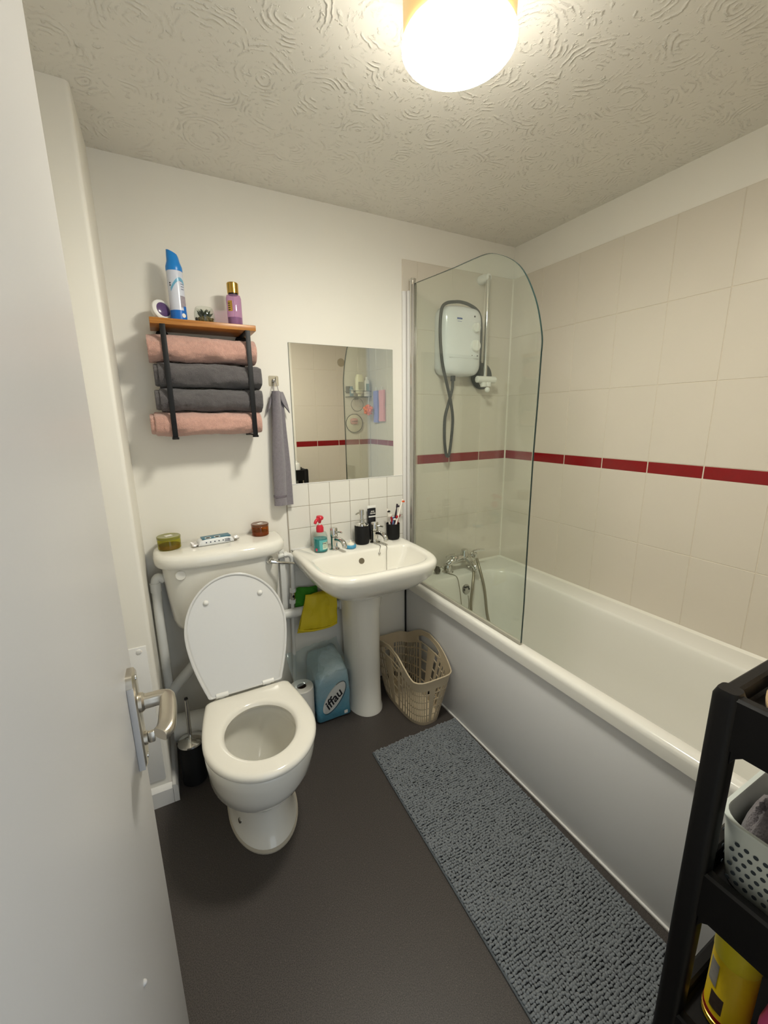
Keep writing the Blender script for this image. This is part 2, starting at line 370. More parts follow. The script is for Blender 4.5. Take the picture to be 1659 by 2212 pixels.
for zz in (.25, 1.72): obj('hinge', dmap(G().box(-.006, .0, -.03, 0, zz-.045, zz+.045, .001)), m_bchrome, door)
g = G().sphere(dp(.40, 0, .74), .0035, 10, 6); obj('paint_blob', g, m_door, door)

# ================================================================== CEILING LAMP
LC = Vector((-1.092, -.945)); ZL = 2.100; LR = .1085
lamp = thing('ceiling_lamp', 'round drum ceiling lamp with glowing white diffuser', 'lamp', (LC.x, LC.y, H))
sg = G().lathe([(LR+.004, ZL+.012), (LR+.006, H-.001), (LR+.002, H-.001), (LR, ZL+.012)], (LC.x, LC.y, 0), n=56, cap0=False, cap1=False)
sg.loft([sg.v[0:56], sg.v[168:224]])
obj('drum_shade', sg, emis('shade_glow', (1.0, .72, .30), .34, (176, 140, 84)), lamp)
obj('diffuser_disc', G().lathe([(LR-.004, ZL+.010), (LR-.008, ZL+.004), (LR-.03, ZL-.005), (LR-.06, ZL-.011), (.001, ZL-.014)], (LC.x, LC.y, 0), n=56), emis('diffuser_glow', LAMP_COL, LAMP), lamp)
obj('rim_ring', G().tube([(LC.x+(LR+.002)*math.cos(a), LC.y+(LR+.002)*math.sin(a), ZL+.007) for a in [2*PI*k/48 for k in range(48)]], .0065, 10, 1, True), emis('rim_glow', LAMP_COL, 55.0), lamp)
obj('base_plate', G().lathe([(LR-.02, H-.012), (LR-.02, H-.001)], (LC.x, LC.y, 0), n=40), m_plast, lamp)

# ================================================================== BATH
bath = thing('bathtub', 'white acrylic bathtub along the tiled wall', 'bathtub', (-.34, -.86, 0))
BL = YF+.004
def bl(i, z, x0=-.672, x1=-.001, y0=BL, y1=-.001, r=.012): return rrect(x0+i, x1-i*.2, y0+i*.2, y1-i*.2, r, 10, z)
loops = [bl(0, .497), bl(0, .528), bl(.002, .537), bl(.007, .544), bl(.014, .547),
         rrect(-.628, -.112, -1.60, -.125, (.14, .09, .10, .16), 10, .547), rrect(-.624, -.117, -1.595, -.131, (.14, .09, .10, .16), 10, .5445),
         rrect(-.619, -.122, -1.588, -.138, (.14, .09, .10, .16), 10, .536), rrect(-.614, -.128, -1.575, -.146, (.14, .09, .10, .16), 10, .50),
         rrect(-.597, -.142, -1.50, -.172, (.14, .1, .11, .17), 10, .35), rrect(-.575, -.165, -1.44, -.195, (.14, .1, .11, .17), 10, .215),
         rrect(-.545, -.195, -1.39, -.225, (.13, .1, .1, .15), 10, .175), rrect(-.50, -.24, -1.33, -.28, (.1, .09, .09, .1), 10, .165)]
obj('tub', G().loft(loops, False, True), m_acryl, bath, smooth=50)
obj('front_panel', G().box(-.659, -.650, BL, -.006, .004, .52, .002), m_panel, bath)
obj('panel_floor_bead', G().box(-.665, -.655, BL, -.006, .0, .009, .002), m_gloss, bath)
obj('panel_gap_shade', G().box(-.664, -.6585, -.0065, .0005, .01, .50), m_dark, bath)  # dark strip standing in for the shade in the gap beside the wall
obj('wall_sealant', G().prism([(0, .547), (-.009, .547), (0, .556)], -.0, (0, 2, 1), BL).prism([(0, .547), (-.009, .547), (0, .556)], -.0, (1, 2, 0), -.665), mat('sealant_white', (230, 226, 214), .4), bath)
of = obj('overflow', G().lathe([(.036, 0), (.036, .004), (.030, .007)], (-.373, -.145, .468), (0, -.97, .2), 28), m_plast, bath)
obj('overflow_grille', G().lathe([(.028, .006), (.026, .010), (.012, .0115)], (-.373, -.145, .468), (0, -.97, .2), 24), m_bchrome, of)
for k in range(6):
    a = k*PI/3; obj('overflow_hole', G().lathe([(.0052, .0108), (.0052, .0125)], (-.373+.015*math.cos(a), -.145-.003*math.sin(a), .468+.015*math.sin(a)), (0, -.97, .2), 10), m_dark, of)
obj('waste', G().lathe([(.03, .1655), (.028, .169), (.01, .17)], (-.37, -.33, 0), n=24), m_chrome, bath)
# mixer tap
tap = thing('bath_mixer_tap', 'chrome bath mixer tap with two pillars and lever handles', 'tap', (-.345, -.065, .547))
for x in (-.428, -.262):
    obj('pillar', G().lathe([(.031, .5475), (.031, .551), (.026, .556), (.0245, .585), (.022, .592), (.010, .596)], (x, -.06, 0), n=26), m_chrome, tap)
obj('body', G().tube([(-.428, -.060, .590), (-.405, -.066, .607), (-.375, -.072, .618), (-.345, -.074, .620), (-.315, -.072, .618), (-.285, -.066, .607), (-.262, -.060, .590)], .0195, 16, 6), m_chrome, tap)
obj('diverter_column', G().lathe([(.022, .605), (.022, .640), (.017, .650), (.017, .664), (.006, .668)], (-.33, -.074, 0), n=22), m_chrome, tap)
obj('spout', G().tube([(-.325, -.075, .615), (-.325, -.11, .612), (-.325, -.145, .600), (-.325, -.165, .585), (-.325, -.168, .572)], lambda t: .016-.003*t, 16, 6), m_chrome, tap)
for s, x in ((-1, -.395), (1, -.262)):
    obj('lever', G().lathe([(.020, 0), (.019, .02), (.012, .026)], (x, -.068, .612), (0, -.2, 1), 20).tube([(x, -.069, .640), (x+s*.03, -.078, .645), (x+s*.062, -.085, .642)], lambda t: .0095-.003*t, 10, 5), m_chrome, tap)
hs = obj('shower_hose', G().tube([(-.315, -.110, .595), (-.325, -.150, .57), (-.367, -.195, .495), (-.378, -.20, .39), (-.372, -.23, .26), (-.345, -.29, .185), (-.305, -.31, .185), (-.275, -.27, .22), (-.264, -.205, .31), (-.276, -.195, .42), (-.287, -.190, .49), (-.283, -.150, .565), (-.268, -.105, .610)], .0075, 12, 10), mat('hose_metal', (150, 142, 124), .35, metal=.8), tap)
obj('hose_nut', G().cyl((-.312, -.092, .607), (-.318, -.118, .588), .012, 12), m_chrome, tap)
plug = thing('bath_plug', 'dark bath plug lying on the ledge with its chain', 'plug', (-.505, -.06, .548))
obj('stopper', G().lathe([(.021, 0), (.021, .006), (.017, .008), (.017, .014), (.012, .014)], (-.497, -.052, .5685), (.35, -.80, .49), 24), mat('tarnished_metal', (92, 86, 72), .35, metal=.7), plug)
obj('chain', G().tube([(-.490, -.066, .575), (-.470, -.062, .582), (-.445, -.088, .551), (-.432, -.118, .551), (-.424, -.142, .535), (-.424, -.168, .46), (-.418, -.182, .36), (-.402, -.19, .325), (-.385, -.187, .335), (-.374, -.178, .40), (-.372, -.168, .44)], .0018, 6, 10), mat('chain_metal', (140, 132, 112), .4, metal=.8), plug)

# ================================================================== SHOWER SCREEN
SX = -.642
scr = thing('shower_screen', 'clear glass shower screen with curved top on the bath rim', 'screen', (SX, -.4, .547))
out = [(-.045, .572), (-.797, .556), (-.799, .70), (-.797, 1.0), (-.797, 1.214), (-.801, 1.40), (-.803, 1.55)]
out += [tuple(p)[:2] for p in spline([(-.803, 1.555, 0), (-.800, 1.616, 0), (-.762, 1.731, 0), (-.686, 1.842, 0), (-.563, 1.912, 0), (-.46, 1.926, 0)], 8)]
out += [(-.354, 1.930), (-.2, 1.940), (-.045, 1.951)]
obj('glass_pane', G().prism(out, SX+.003, (1, 2, 0), SX-.003), m_glass, scr, smooth=0)
eg = G(); inn = [(a+(.0022 if i > 0 else 0), b) for i, (a, b) in enumerate(out)]
E_ = out[1:]
def off(i):
    a = Vector(E_[max(i-1, 0)]); b = Vector(E_[min(i+1, len(E_)-1)]); t = (b-a).normalized(); return Vector((-t.y, t.x))
L1 = []
for w, d in ((-.0031, .0003), (.0031, .0003), (.0031, -.0006), (-.0031, -.0006)):
    L1.append([(SX+w, E_[i][0]-off(i).x*-d*-1, E_[i][1]-off(i).y*-d*-1) for i in range(len(E_))])
L1.append(L1[0]); eg.loft(L1, closed=False); obj('polished_edge', eg, m_edge, scr)
post = obj('hinge_post', G().lathe([(.0135, .56), (.0135, 1.966)], (SX+.004, -.032, 0), n=24), m_chrome, scr)
obj('post_cap', G().lathe([(.015, 1.964), (.015, 1.974), (.009, 1.979)], (SX+.004, -.032, 0), n=24).box(SX-.004, SX+.012, -.05, -.032, 1.966, 1.974, .002), m_chrome, post)
obj('glass_channel', G().box(SX-.008, SX+.008, -.062, -.042, .565, 1.95, .002), m_bchrome, scr)
obj('wall_profile', G().box(SX-.012, SX+.014, -.020, -.0005, .55, 1.93, .002), m_gloss, scr)
obj('bottom_seal', G().box(SX-.006, SX+.006, -.797, -.05, .5478, .562, .002), mat('seal_strip', (176, 172, 158), .35), scr)
obj('tile_edge_strip', G().box(-.674, -.656, -.006, .0065, .55, 1.93, .002), m_gloss, wb)

# ================================================================== ELECTRIC SHOWER
sh = thing('electric_shower', 'white electric shower unit on tiled wall with two dials', 'shower', (-.40, -.045, 1.57))
# rows of points along top/bottom so the bow shows
def dense(L, c):
    """add points along the straight sides of an rrect loop (c segments per corner)"""
    o = []
    for i, (a, b) in enumerate(zip(L, L[1:]+L[:1])):
        n = 8 if i % (c+1) == c else 1
        for k in range(n): o.append(tuple(Vector(a).lerp(Vector(b), k/n)))
    return o
def hloop(i, y):
    base = dense([(q[0], y, q[1]) for q in rrect(-.498+i, -.268-i, 1.572+i, 1.872-i, .036, 8)], 8)
    return [(x, y, z+(1 if z > 1.72 else -1)*.010*max(0, 1-((x+.383)/.115)**2)) for x, y, z in base]
obj('casing', G().loft([hloop(.006, -.0005), hloop(0, -.012), hloop(0, -.055), hloop(.003, -.072), hloop(.012, -.084), hloop(.028, -.091), hloop(.06, -.095)], True, True), mat('shower_white', (226, 228, 230), .14), sh, smooth=60)
for z, r in ((1.785, .0235), (1.703, .0275)):
    d = obj('dial', G().lathe([(r, .092), (r, .098), (r*.88, .106), (r*.3, .108)], (-.318, 0, z), (0, -1, 0), 26), m_plast, sh)
    obj('dial_ridge', G().box(-.3215, -.3145, -.116, -.104, z-r*.85, z+r*.85, .0025), m_plast, d)
obj('power_light', G().lathe([(.004, .0915), (.004, .0945)], (-.325, 0, 1.835), (0, -1, 0), 10), m_ink, sh)
for x in (-.336, -.302): obj('dial_mark', G().lathe([(.0025, .090), (.0025, .0952)], (x, 0, 1.658), (0, -1, 0), 8), m_ink, sh)
obj('maker_badge', G().box(-.431, -.401, -.0957, -.0945, 1.815, 1.822).box(-.428, -.404, -.0957, -.0945, 1.805, 1.8065), m_blueink, sh, smooth=0)
obj('casing_seam', G().box(-.470, -.296, -.0952, -.0925, 1.6435, 1.6445), mat('seam_grey', (186, 186, 184), .4), sh)
obj('outlet', G().cyl((-.415, -.05, 1.572), (-.415, -.05, 1.540), .012, 16), m_black, sh)
obj('black_hose', G().tube([(-.415, -.05, 1.545), (-.419, -.051, 1.50), (-.445, -.058, 1.43), (-.466, -.06, 1.36), (-.466, -.06, 1.26), (-.456, -.06, 1.19), (-.445, -.06, 1.172), (-.434, -.06, 1.19), (-.423, -.06, 1.27), (-.427, -.072, 1.36), (-.452, -.086, 1.44), (-.485, -.098, 1.52), (-.512, -.100, 1.60), (-.524, -.100, 1.67), (-.529, -.098, 1.74), (-.527, -.096, 1.81), (-.515, -.092, 1.858), (-.485, -.088, 1.880), (-.44, -.084, 1.890), (-.40, -.080, 1.894), (-.35, -.074, 1.890), (-.30, -.068, 1.876), (-.268, -.062, 1.85), (-.252, -.055, 1.79), (-.246, -.048, 1.70), (-.246, -.042, 1.62)], .0074, 12, 8), m_rubber, sh)
rail = thing('shower_rail', 'chrome riser rail with white slider beside the electric shower', 'rail', (-.22, -.05, 1.53))
obj('bar', G().cyl((-.2195, -.058, 1.535), (-.2195, -.058, 2.035), .0105, 18), m_chrome, rail)
obj('top_bracket', G().lathe([(.022, 0), (.022, .03), (.016, .062), (.008, .066)], (-.2195, -.0005, 2.030), (0, -1, 0), 24), m_plast, rail)
obj('bottom_bracket', G().lathe([(.016, 0), (.016, .02), (.010, .024)], (-.2195, -.034, 1.540), (0, -1, 0), 22), m_plast, rail)
obj('slider', G().lathe([(.010, -.062), (.0165, -.058), (.0165, .056), (.012, .062)], (-.221, -.070, 1.551), (1, 0, 0), 22), m_plast, rail)
obj('slider_lug', G().box(-.252, -.226, -.083, -.062, 1.514, 1.538, .004).box(-.222, -.196, -.083, -.062, 1.516, 1.538, .004), m_plast, rail)
obj('slider_knob', G().sphere((-.226, -.088, 1.500), .0135, 16, 10), m_plast, rail)
hd = thing('handheld_shower', 'round black shower handset hanging behind the white slider', 'handset', (-.215, -.02, 1.50))
obj('head', G().lathe([(.050, 0), (.0655, .006), (.066, .014), (.060, .020), (.02, .024)], (-.205, -.006, 1.572), (0, -1, 0), 36), m_matt, hd)
obj('handle', G().tube([(-.222, -.030, 1.545), (-.235, -.033, 1.60), (-.243, -.038, 1.64)], .011, 12, 5), m_matt, hd)

# ================================================================== TOILET
TX = -1.557
def egg(hw, yf, yb, yw, z, nb=2.6, nf=2.0, cx=TX, n=56):
    o = []
    for k in range(n):
        t = 2*PI*k/n; s, c = math.sin(t), math.cos(t)
        if c >= 0: x = hw*math.copysign(abs(s)**(2/nf), s); y = yw-(yw-yf)*abs(c)**(2/nf)
        else: x = hw*math.copysign(abs(s)**(2/nb), s); y = yw+(yb-yw)*abs(c)**(2/nb)
        o.append((cx+x, y, z))
    return o
wc = thing('toilet', 'white ceramic toilet with the lid up and low cistern', 'toilet', (TX, -.45, 0))
FX = TX+.012
bo = [egg(.114, -.664, -.28, -.47, .0, cx=FX), egg(.113, -.662, -.28, -.47, .010, cx=FX), egg(.106, -.650, -.28, -.47, .022, cx=FX), egg(.099, -.638, -.28, -.47, .06, cx=FX), egg(.096, -.630, -.27, -.46, .11, cx=FX), egg(.098, -.634, -.26, -.46, .15, cx=FX), egg(.110, -.662, -.25, -.47, .18, cx=TX+.006),
      egg(.132, -.708, -.25, -.50, .215), egg(.152, -.748, -.25, -.54, .255), egg(.162, -.770, -.26, -.56, .30, cx=TX+.008), egg(.167, -.785, -.28, -.58, .35, cx=TX+.008), egg(.168, -.790, -.30, -.59, .385, cx=TX+.008), egg(.166, -.788, -.31, -.59, .394, cx=TX+.008), egg(.160, -.782, -.33, -.59, .398, cx=TX+.008),
      egg(.128, -.752, -.455, -.60, .398, 2.2), egg(.122, -.746, -.46, -.60, .392, 2.2), egg(.126, -.75, -.455, -.60, .36, 2.2), egg(.128, -.75, -.45, -.60, .34, 2.2), egg(.105, -.725, -.46, -.59, .26, 2.1), egg(.078, -.69, -.475, -.58, .195, 2), egg(.055, -.65, -.49, -.57, .165, 2), egg(.02, -.6, -.54, -.57, .15, 2)]
bowl = obj('bowl', G().loft(bo, True, True), m_ceram, wc, smooth=60)
obj('water', G().loft([egg(.074, -.685, -.478, -.58, .187, 2)], False, True), glassy('toilet_water', (205, 206, 196), rough=.02, ior=1.33), bowl)
obj('rim_block', G().loft([[(TX-.117+.012*math.cos(a)*w, -.63+.018*math.sin(a)*w, .352+h) for a in [2*PI*k/12 for k in range(12)]] for w, h in ((.4, -.016), (1, -.008), (1, .010), (.5, .018))], True, True), mat('pink_gel', (214, 72, 98), .3), bowl)
for x, y in ((FX-.086, -.55), (FX+.088, -.50)): obj('floor_screw_cap', G().lathe([(.010, 0), (.009, .004), (.004, .006)], (x, y, .055), (-1 if x < FX else 1, -.35, .35), 14), m_bchrome, bowl)
obj('floor_sealant', G().loft([egg(.1175, -.668, -.278, -.47, 0, cx=FX), egg(.1175, -.668, -.278, -.47, .005, cx=FX), egg(.112, -.661, -.285, -.47, .011, cx=FX)], False, False), mat('old_sealant', (176, 168, 152), .7), bowl)
def dsh(hw, yf, yb, yw, hb, r, z, cx):
    """toilet-seat outline: elliptical front, sides tapering to a straight hinge edge"""
    o = [(cx+hw*math.cos(PI*k/30), yw-(yw-yf)*math.sin(PI*k/30), z) for k in range(31)]
    side = [(hw-(hw-hb)*(k/9)**1.7, yw+(yb-r-yw)*k/9) for k in range(1, 9)]
    cor = [(hb-r+r*math.cos(PI/2*k/5), yb-r+r*math.sin(PI/2*k/5)) for k in range(6)]
    o += [(cx-w, y, z) for w, y in side+cor]
    o += [(cx+w, y, z) for w, y in (side+cor)[::-1]]
    return o
SXC = TX+.008
def seat_ring(i, z): return dsh(.170-i, -.802+i, -.394-i, -.60, .146-i, .022, z, SXC)
def seat_in(j, z):
    o = [(SXC+(.107+j)*math.cos(PI*k/30), -.60-(.133+j)*math.sin(PI*k/30), z) for k in range(31)]
    n = 28
    return o+[(SXC-(.107+j)*math.cos(PI*(k+1)/(n+1)), -.60+(.118+j)*math.sin(PI*(k+1)/(n+1)), z) for k in range(n)]
obj('seat', G().loft([seat_ring(.004, .401), seat_ring(0, .406), seat_ring(0, .413), seat_ring(.002, .419), seat_ring(.007, .4235), seat_ring(.014, .4255), seat_in(.020, .426), seat_in(.010, .4245), seat_in(.004, .420), seat_in(.0, .412), seat_in(.004, .403), seat_ring(.004, .401)], False, False), mat('seat_plastic', (228, 224, 213), .12, coat=.2), wc, smooth=50)
# raised lid: same outline, turned up about its hinge line
HY, HZ = -.396, .434; TL = math.radians(112)
def lidmap(p):
    a = -(p.y-HY); b = p.z-HZ     # a runs towards the front when closed, b upwards
    return Vector((p.x, HY-a*math.cos(TL)+b*math.sin(TL), HZ+a*math.sin(TL)+b*math.cos(TL)))
def lr(i, z): return dsh(.174-i, -.806+i, -.392-i*.5, -.61, .127-i, .012, z, TX+.003)
lid = obj('lid', G().loft([lr(.014, HZ-.000), lr(.004, HZ-.000), lr(0, HZ+.004), lr(.0, HZ+.010), lr(.006, HZ+.017), lr(.03, HZ+.022)], True, True).map(lidmap), mat('lid_plastic', (206, 205, 202), .18, coat=.15), wc, smooth=45)
obj('lid_rim', G().loft([lr(.001, HZ+.001), lr(-.001, HZ-.0035), lr(.003, HZ-.005), lr(.007, HZ-.003), lr(.009, HZ+.001)], False, False).map(lidmap), MATS['lid_plastic'], lid, smooth=50)
for x, y in ((TX-.090, -.718), (TX+.098, -.718)):
    obj('bumper', G().sphere((x, y, HZ-.002), .0095, 14, 8, (1, 1, .9)).map(lidmap), m_plast, lid)
for x in (TX-.078, TX+.080):
    h = obj('hinge', G().cyl((x-.020, -.394, .434), (x+.020, -.394, .434), .0085, 16), m_plast, wc)
    obj('hinge_pin', G().lathe([(.012, .396), (.012, .428), (.008, .431)], (x, -.384, 0), n=14), m_plast, h)
# cistern
def cis(hw, yf, z, nb=9, nf=3.2): return egg(hw, yf, -.004, -.055, z, nb, nf)
obj('cistern', G().loft([cis(.150, -.13, .572), cis(.178, -.158, .576), cis(.194, -.172, .59), cis(.202, -.178, .62), cis(.212, -.184, .72), cis(.221, -.189, .845)], True, True), m_ceram, wc, smooth=50)
cl = obj('cistern_lid', G().loft([cis(.225, -.190, .842), cis(.238, -.203, .843), cis(.243, -.208, .852), cis(.243, -.208, .874), cis(.238, -.203, .886), cis(.226, -.191, .892), cis(.18, -.15, .8935)], True, True), m_ceram, wc, smooth=50)
obj('blanking_cap', G().lathe([(.0185, .183), (.0185, .188), (.016, .190)], (TX-.158, 0, .815), (0, -1, .0), 24).map(lambda p: p+Vector((0, .012, 0))), m_ceram, wc)
le = obj('flush_lever', G().lathe([(.0165, .160), (.016, .190), (.012, .202), (.008, .206)], (-1.392, .01, .8185), (0, -1, 0), 22).tube([(-1.392, -.196, .818), (-1.37, -.201, .813), (-1.34, -.203, .806), (-1.302, -.200, .797)], lambda t: .0065-.0022*t, 12, 5), m_chrome, wc)
obj('flush_pipe', G().tube([(TX, -.10, .585), (TX, -.10, .50), (TX, -.12, .42), (TX, -.19, .365), (TX, -.27, .34)], .024, 16, 6), m_pipe, wc)
obj('soil_connector', G().tube([(TX-.01, -.27, .16), (TX-.05, -.20, .165), (TX-.13, -.15, .17), (-1.80, -.13, .172)], .052, 20, 6), m_pipe, wc)

# pipes by the toilet
ov = thing('overflow_pipe', 'white waste pipe running down the duct left of the cistern', 'pipe', (-1.80, -.08, .3))
obj('riser', G().tube([(-1.772, -.070, .775), (-1.790, -.072, .788), (-1.802, -.075, .776), (-1.803, -.077, .74), (-1.805, -.082, .60), (-1.805, -.086, .31)], .0165, 16, 5), m_pipe, ov)
obj('sloping_branch', G().tube([(-1.822, -.10, .285), (-1.79, -.10, .325), (-1.70, -.09, .41), (-1.62, -.08, .48)], .021, 16, 5), m_pipe, ov)
obj('elbow', G().lathe([(.0195, 0), (.0195, .035)], (-1.8035, -.077, .735), (0, 0, 1), 18), m_pipe, ov)
sp = thing('supply_pipe', 'thin white supply pipe with valve right of the cistern', 'pipe', (-1.283, -.03, 0))
obj('pipe', G().tube([(-1.335, -.035, .778), (-1.30, -.035, .784), (-1.278, -.035, .780), (-1.268, -.034, .765), (-1.266, -.033, .74), (-1.270, -.031, .60)], .0105, 14, 5).tube([(-1.275, -.030, .56), (-1.281, -.028, .40), (-1.290, -.026, .002)], .0082, 12, 5), m_pipe, sp)
for p_, q_ in (((-1.304, -.035, .784), (-1.288, -.035, .784)), ((-1.270, -.031, .620), (-1.271, -.031, .602)), ((-1.274, -.030, .566), (-1.275, -.030, .548))): obj('compression_nut', G().cyl(p_, q_, .015, 6), m_pipe, sp)
obj('valve', G().cyl((-1.271, -.031, .603), (-1.274, -.030, .564), .0115, 14), m_chrome, sp)
obj('valve_slot', G().cyl((-1.2725, -.040, .584), (-1.2725, -.0445, .584), .005, 10), m_dark, sp)
cdt = obj('cable_trunking', G().box(-1.318, -1.293, -.016, .006, .46, .80, .004), m_pipe, label='white painted trunking strip on the wall beside the cistern', cat='trunking')
wp = thing('basin_waste_pipe', 'white plastic waste pipe running along the wall to the basin', 'pipe', (-1.2, -.05, .5))
obj('pipe', G().cyl((-1.50, -.042, .508), (-1.005, -.048, .505), .0215, 20), m_pipe, wp)
obj('trap', G().cyl((-1.062, -.05, .505), (-1.015, -.055, .505), .028, 18).tube([(-1.02, -.055, .505), (-.992, -.075, .505), (-.985, -.11, .52), (-.985, -.14, .56)], .021, 14, 5), m_pipe, wp)

# ================================================================== BASIN
BX = -.990
def ba(hw, yf, z, yb=-.003, yw=-.10, nb=14, nf=4.6): return egg(hw, yf, yb, yw, z, nb, nf, BX, 96)
basin = thing('pedestal_basin', 'white ceramic washbasin on a pedestal', 'washbasin', (BX, -.2, 0))
def bi(hw, yf, yb, z, nf=3.6, nb=5): return egg(hw, yf, yb, -.235, z, nb, nf, BX, 96)
obj('bowl', G().loft([ba(.095, -.250, .605), ba(.115, -.285, .612), ba(.165, -.350, .640), ba(.220, -.418, .682), ba(.258, -.456, .722), ba(.270, -.468, .752), ba(.274, -.472, .772), ba(.272, -.470, .782), ba(.266, -.464, .7885), ba(.258, -.456, .790),
      bi(.240, -.440, -.158, .7895), bi(.234, -.434, -.165, .7865), bi(.229, -.429, -.170, .778), bi(.219, -.418, -.176, .75), bi(.193, -.388, -.19, .70), bi(.14, -.34, -.20, .665), bi(.05, -.28, -.22, .652)], True, True), m_ceram, basin, smooth=60)
obj('overflow_hole', G().lathe([(.0135, 0), (.0135, .002), (.009, .003)], (-.992, -.177, .745), (0, -.97, .22), 20), mat('overflow_grey', (120, 112, 96), .3, metal=.5), basin)
obj('waste', G().lathe([(.024, .6525), (.022, .656), (.01, .657)], (BX, -.25, 0), n=20), m_chrome, basin)
def pe(hw, yf, z): return egg(hw, yf, -.06, -.13, z, 6, 2.2, -.982, 48)
obj('pedestal', G().loft([pe(.083, -.254, 0), pe(.083, -.254, .012), pe(.078, -.249, .03), pe(.075, -.246, .15), pe(.075, -.244, .35), pe(.080, -.248, .52), pe(.092, -.262, .60), pe(.10, -.275, .625)], True, True), m_ceram, basin, smooth=60)
obj('wall_bead', G().box(BX-.266, BX+.266, -.006, .0005, .786, .795, .002), m_gloss, basin)

def basin_tap(x, name_label, pos):
    t = thing('basin_tap', name_label, 'tap', (x, -.085, .79), 'chrome basin taps')
    obj('base_flange', G().lathe([(.0245, .7898), (.0245, .794), (.020, .798)], (x, -.085, 0), n=24), m_chrome, t)
    obj('body', G().lathe([(.0155, .796), (.0155, .848)], (x, -.085, 0), n=24), m_chrome, t)
    obj('head', G().lathe([(.0145, .849), (.017, .851), (.0172, .886), (.0155, .890)], (x, -.085, 0), n=24), m_chrome, t)
    obj('spout', G().tube([(x+.004, -.092, .838), (x+.012, -.118, .842), (x+.018, -.143, .838), (x+.021, -.156, .825), (x+.022, -.158, .812)], .0105, 14, 6), m_chrome, t)
    obj('lever', G().tube([(x+.012, -.098, .872), (x+.020, -.115, .874), (x+.024, -.124, .873)], lambda q: .0036+.001*q, 10, 4), m_chrome, t)
    return t
basin_tap(-1.084, 'chrome pillar tap between the blue soap bottle and soap dish', 0)
basin_tap(-.878, 'chrome pillar tap behind the black dispenser, chain below', 1)
ch = thing('basin_plug_chain', 'thin metal plug chain dangling from tap into the basin', 'chain', (-.86, -.12, .79))
obj('long_chain', G().tube([(-.874, -.112, .7925), (-.862, -.140, .7935), (-.858, -.165, .788), (-.866, -.178, .765), (-.872, -.190, .715), (-.880, -.205, .69)], .0017, 6, 8), m_bchrome, ch)
obj('short_chain', G().tube([(-.895, -.110, .7925), (-.886, -.130, .7935), (-.884, -.152, .7925), (-.893, -.167, .786), (-.900, -.174, .770)], .0015, 6, 8), m_bchrome, ch)
obj('chain_end', G().sphere((-.901, -.176, .765), .006, 10, 8), m_bchrome, ch)

# things on the basin
sb = thing('foam_soap_bottle', 'clear pump bottle of blue soap with red nozzle', 'bottle', (-1.148, -.085, .79))
C1 = (-1.147, -.083)
obj('bottle', G().lathe([(.0285, .7905), (.0315, .794), (.0315, .862), (.027, .876), (.016, .882)], (*C1, 0), n=30), m_bottle, sb)
obj('liquid', G().lathe([(.027, .793), (.0295, .796), (.0295, .852), (.002, .8525)], (*C1, 0), n=28), mat('teal_soap', (58, 158, 160), .2, trans=.25), sb)
obj('front_label', patch(C1, .0317, math.radians(-118), math.radians(-38), .802, .848), mat('label_blue', (96, 178, 178), .4), sb)
lb = obj('name_panel', patch(C1, .0322, math.radians(-92), math.radians(-40), .806, .838), mat('label_pale', (214, 226, 204), .5), sb)
text('lettering', 'FACT', .0125, cylfn(C1, .0328, math.radians(-66), .832), m_ink, sb, .0001, .0003)
for k, z in enumerate((.823, .818, .813)): obj('print_line', patch(C1, .0327, math.radians(-88), math.radians(-46-8*k), z, z+.0014, t=.0002), mat('print_green', (70, 120, 96), .5), sb)
obj('red_motif', patch(C1, .0318, math.radians(-152), math.radians(-136), .799, .811), mat('motif_red', (205, 70, 90), .5), sb)
obj('collar', G().lathe([(.0165, .880), (.0165, .900), (.012, .910), (.010, .911)], (*C1, 0), n=22), mat('red_plastic', (196, 34, 52), .3), sb)
nz = obj('pump_stem', G().lathe([(.0055, .909), (.0055, .922)], (*C1, 0), n=14), m_plast, sb)
obj('pump_nozzle', G().loft([[(C1[0]+dx_+w*math.cos(a)*.7, C1[1]-.3*dx_+w*math.sin(a)*.9, z+h*math.sin(a*1)) for a in [2*PI*k/14 for k in range(14)]] for dx_, w, z, h in ((0, .001, .918, 0), (0, .008, .920, 0), (0, .012, .931, .0), (.002, .021, .938, .001), (.002, .023, .945, .0), (.001, .018, .951, 0), (0, .006, .953, 0))], True, True)
    .tube([(C1[0]-.010, C1[1]-.010, .940), (C1[0]-.022, C1[1]-.018, .934), (C1[0]-.029, C1[1]-.023, .924)], lambda t: .0085-.0025*t, 12, 4), MATS['red_plastic'], sb)
dish = thing('soap_bar_tray', 'small round blue tray holding a white soap cone', 'tray', (-1.012, -.108, .79))
obj('tray', G().lathe([(.020, .7902), (.0245, .793), (.0255, .801), (.0225, .806), (.015, .806)], (-1.012, -.106, 0), n=26), mat('blue_speckled', (72, 152, 190), .45, var=.3, vscale=160), dish)
obj('soap_cone', G().lathe([(.018, .806), (.016, .811), (.007, .816), (.004, .820), (.003, .826)], (-1.012, -.106, 0), n=20), mat('soap_white', (232, 226, 208), .5), dish)
C2 = (-.9365, -.068)
sd = thing('soap_dispenser', 'matt black soap dispenser with chrome pump', 'dispenser', (*C2, .79))
obj('body', G().lathe([(.028, .7903), (.033, .795), (.0345, .803), (.0345, .877), (.033, .881)], (*C2, 0), n=32), m_matt, sd)
obj('chrome_top', G().lathe([(.034, .8805), (.0335, .884), (.020, .887), (.013, .892)], (*C2, 0), n=30), m_chrome, sd)
pu = obj('pump', G().lathe([(.0125, .890), (.0125, .905), (.0085, .908), (.0085, .927), (.0118, .929), (.0118, .951), (.010, .953)], (*C2, 0), n=22), m_chrome, sd)
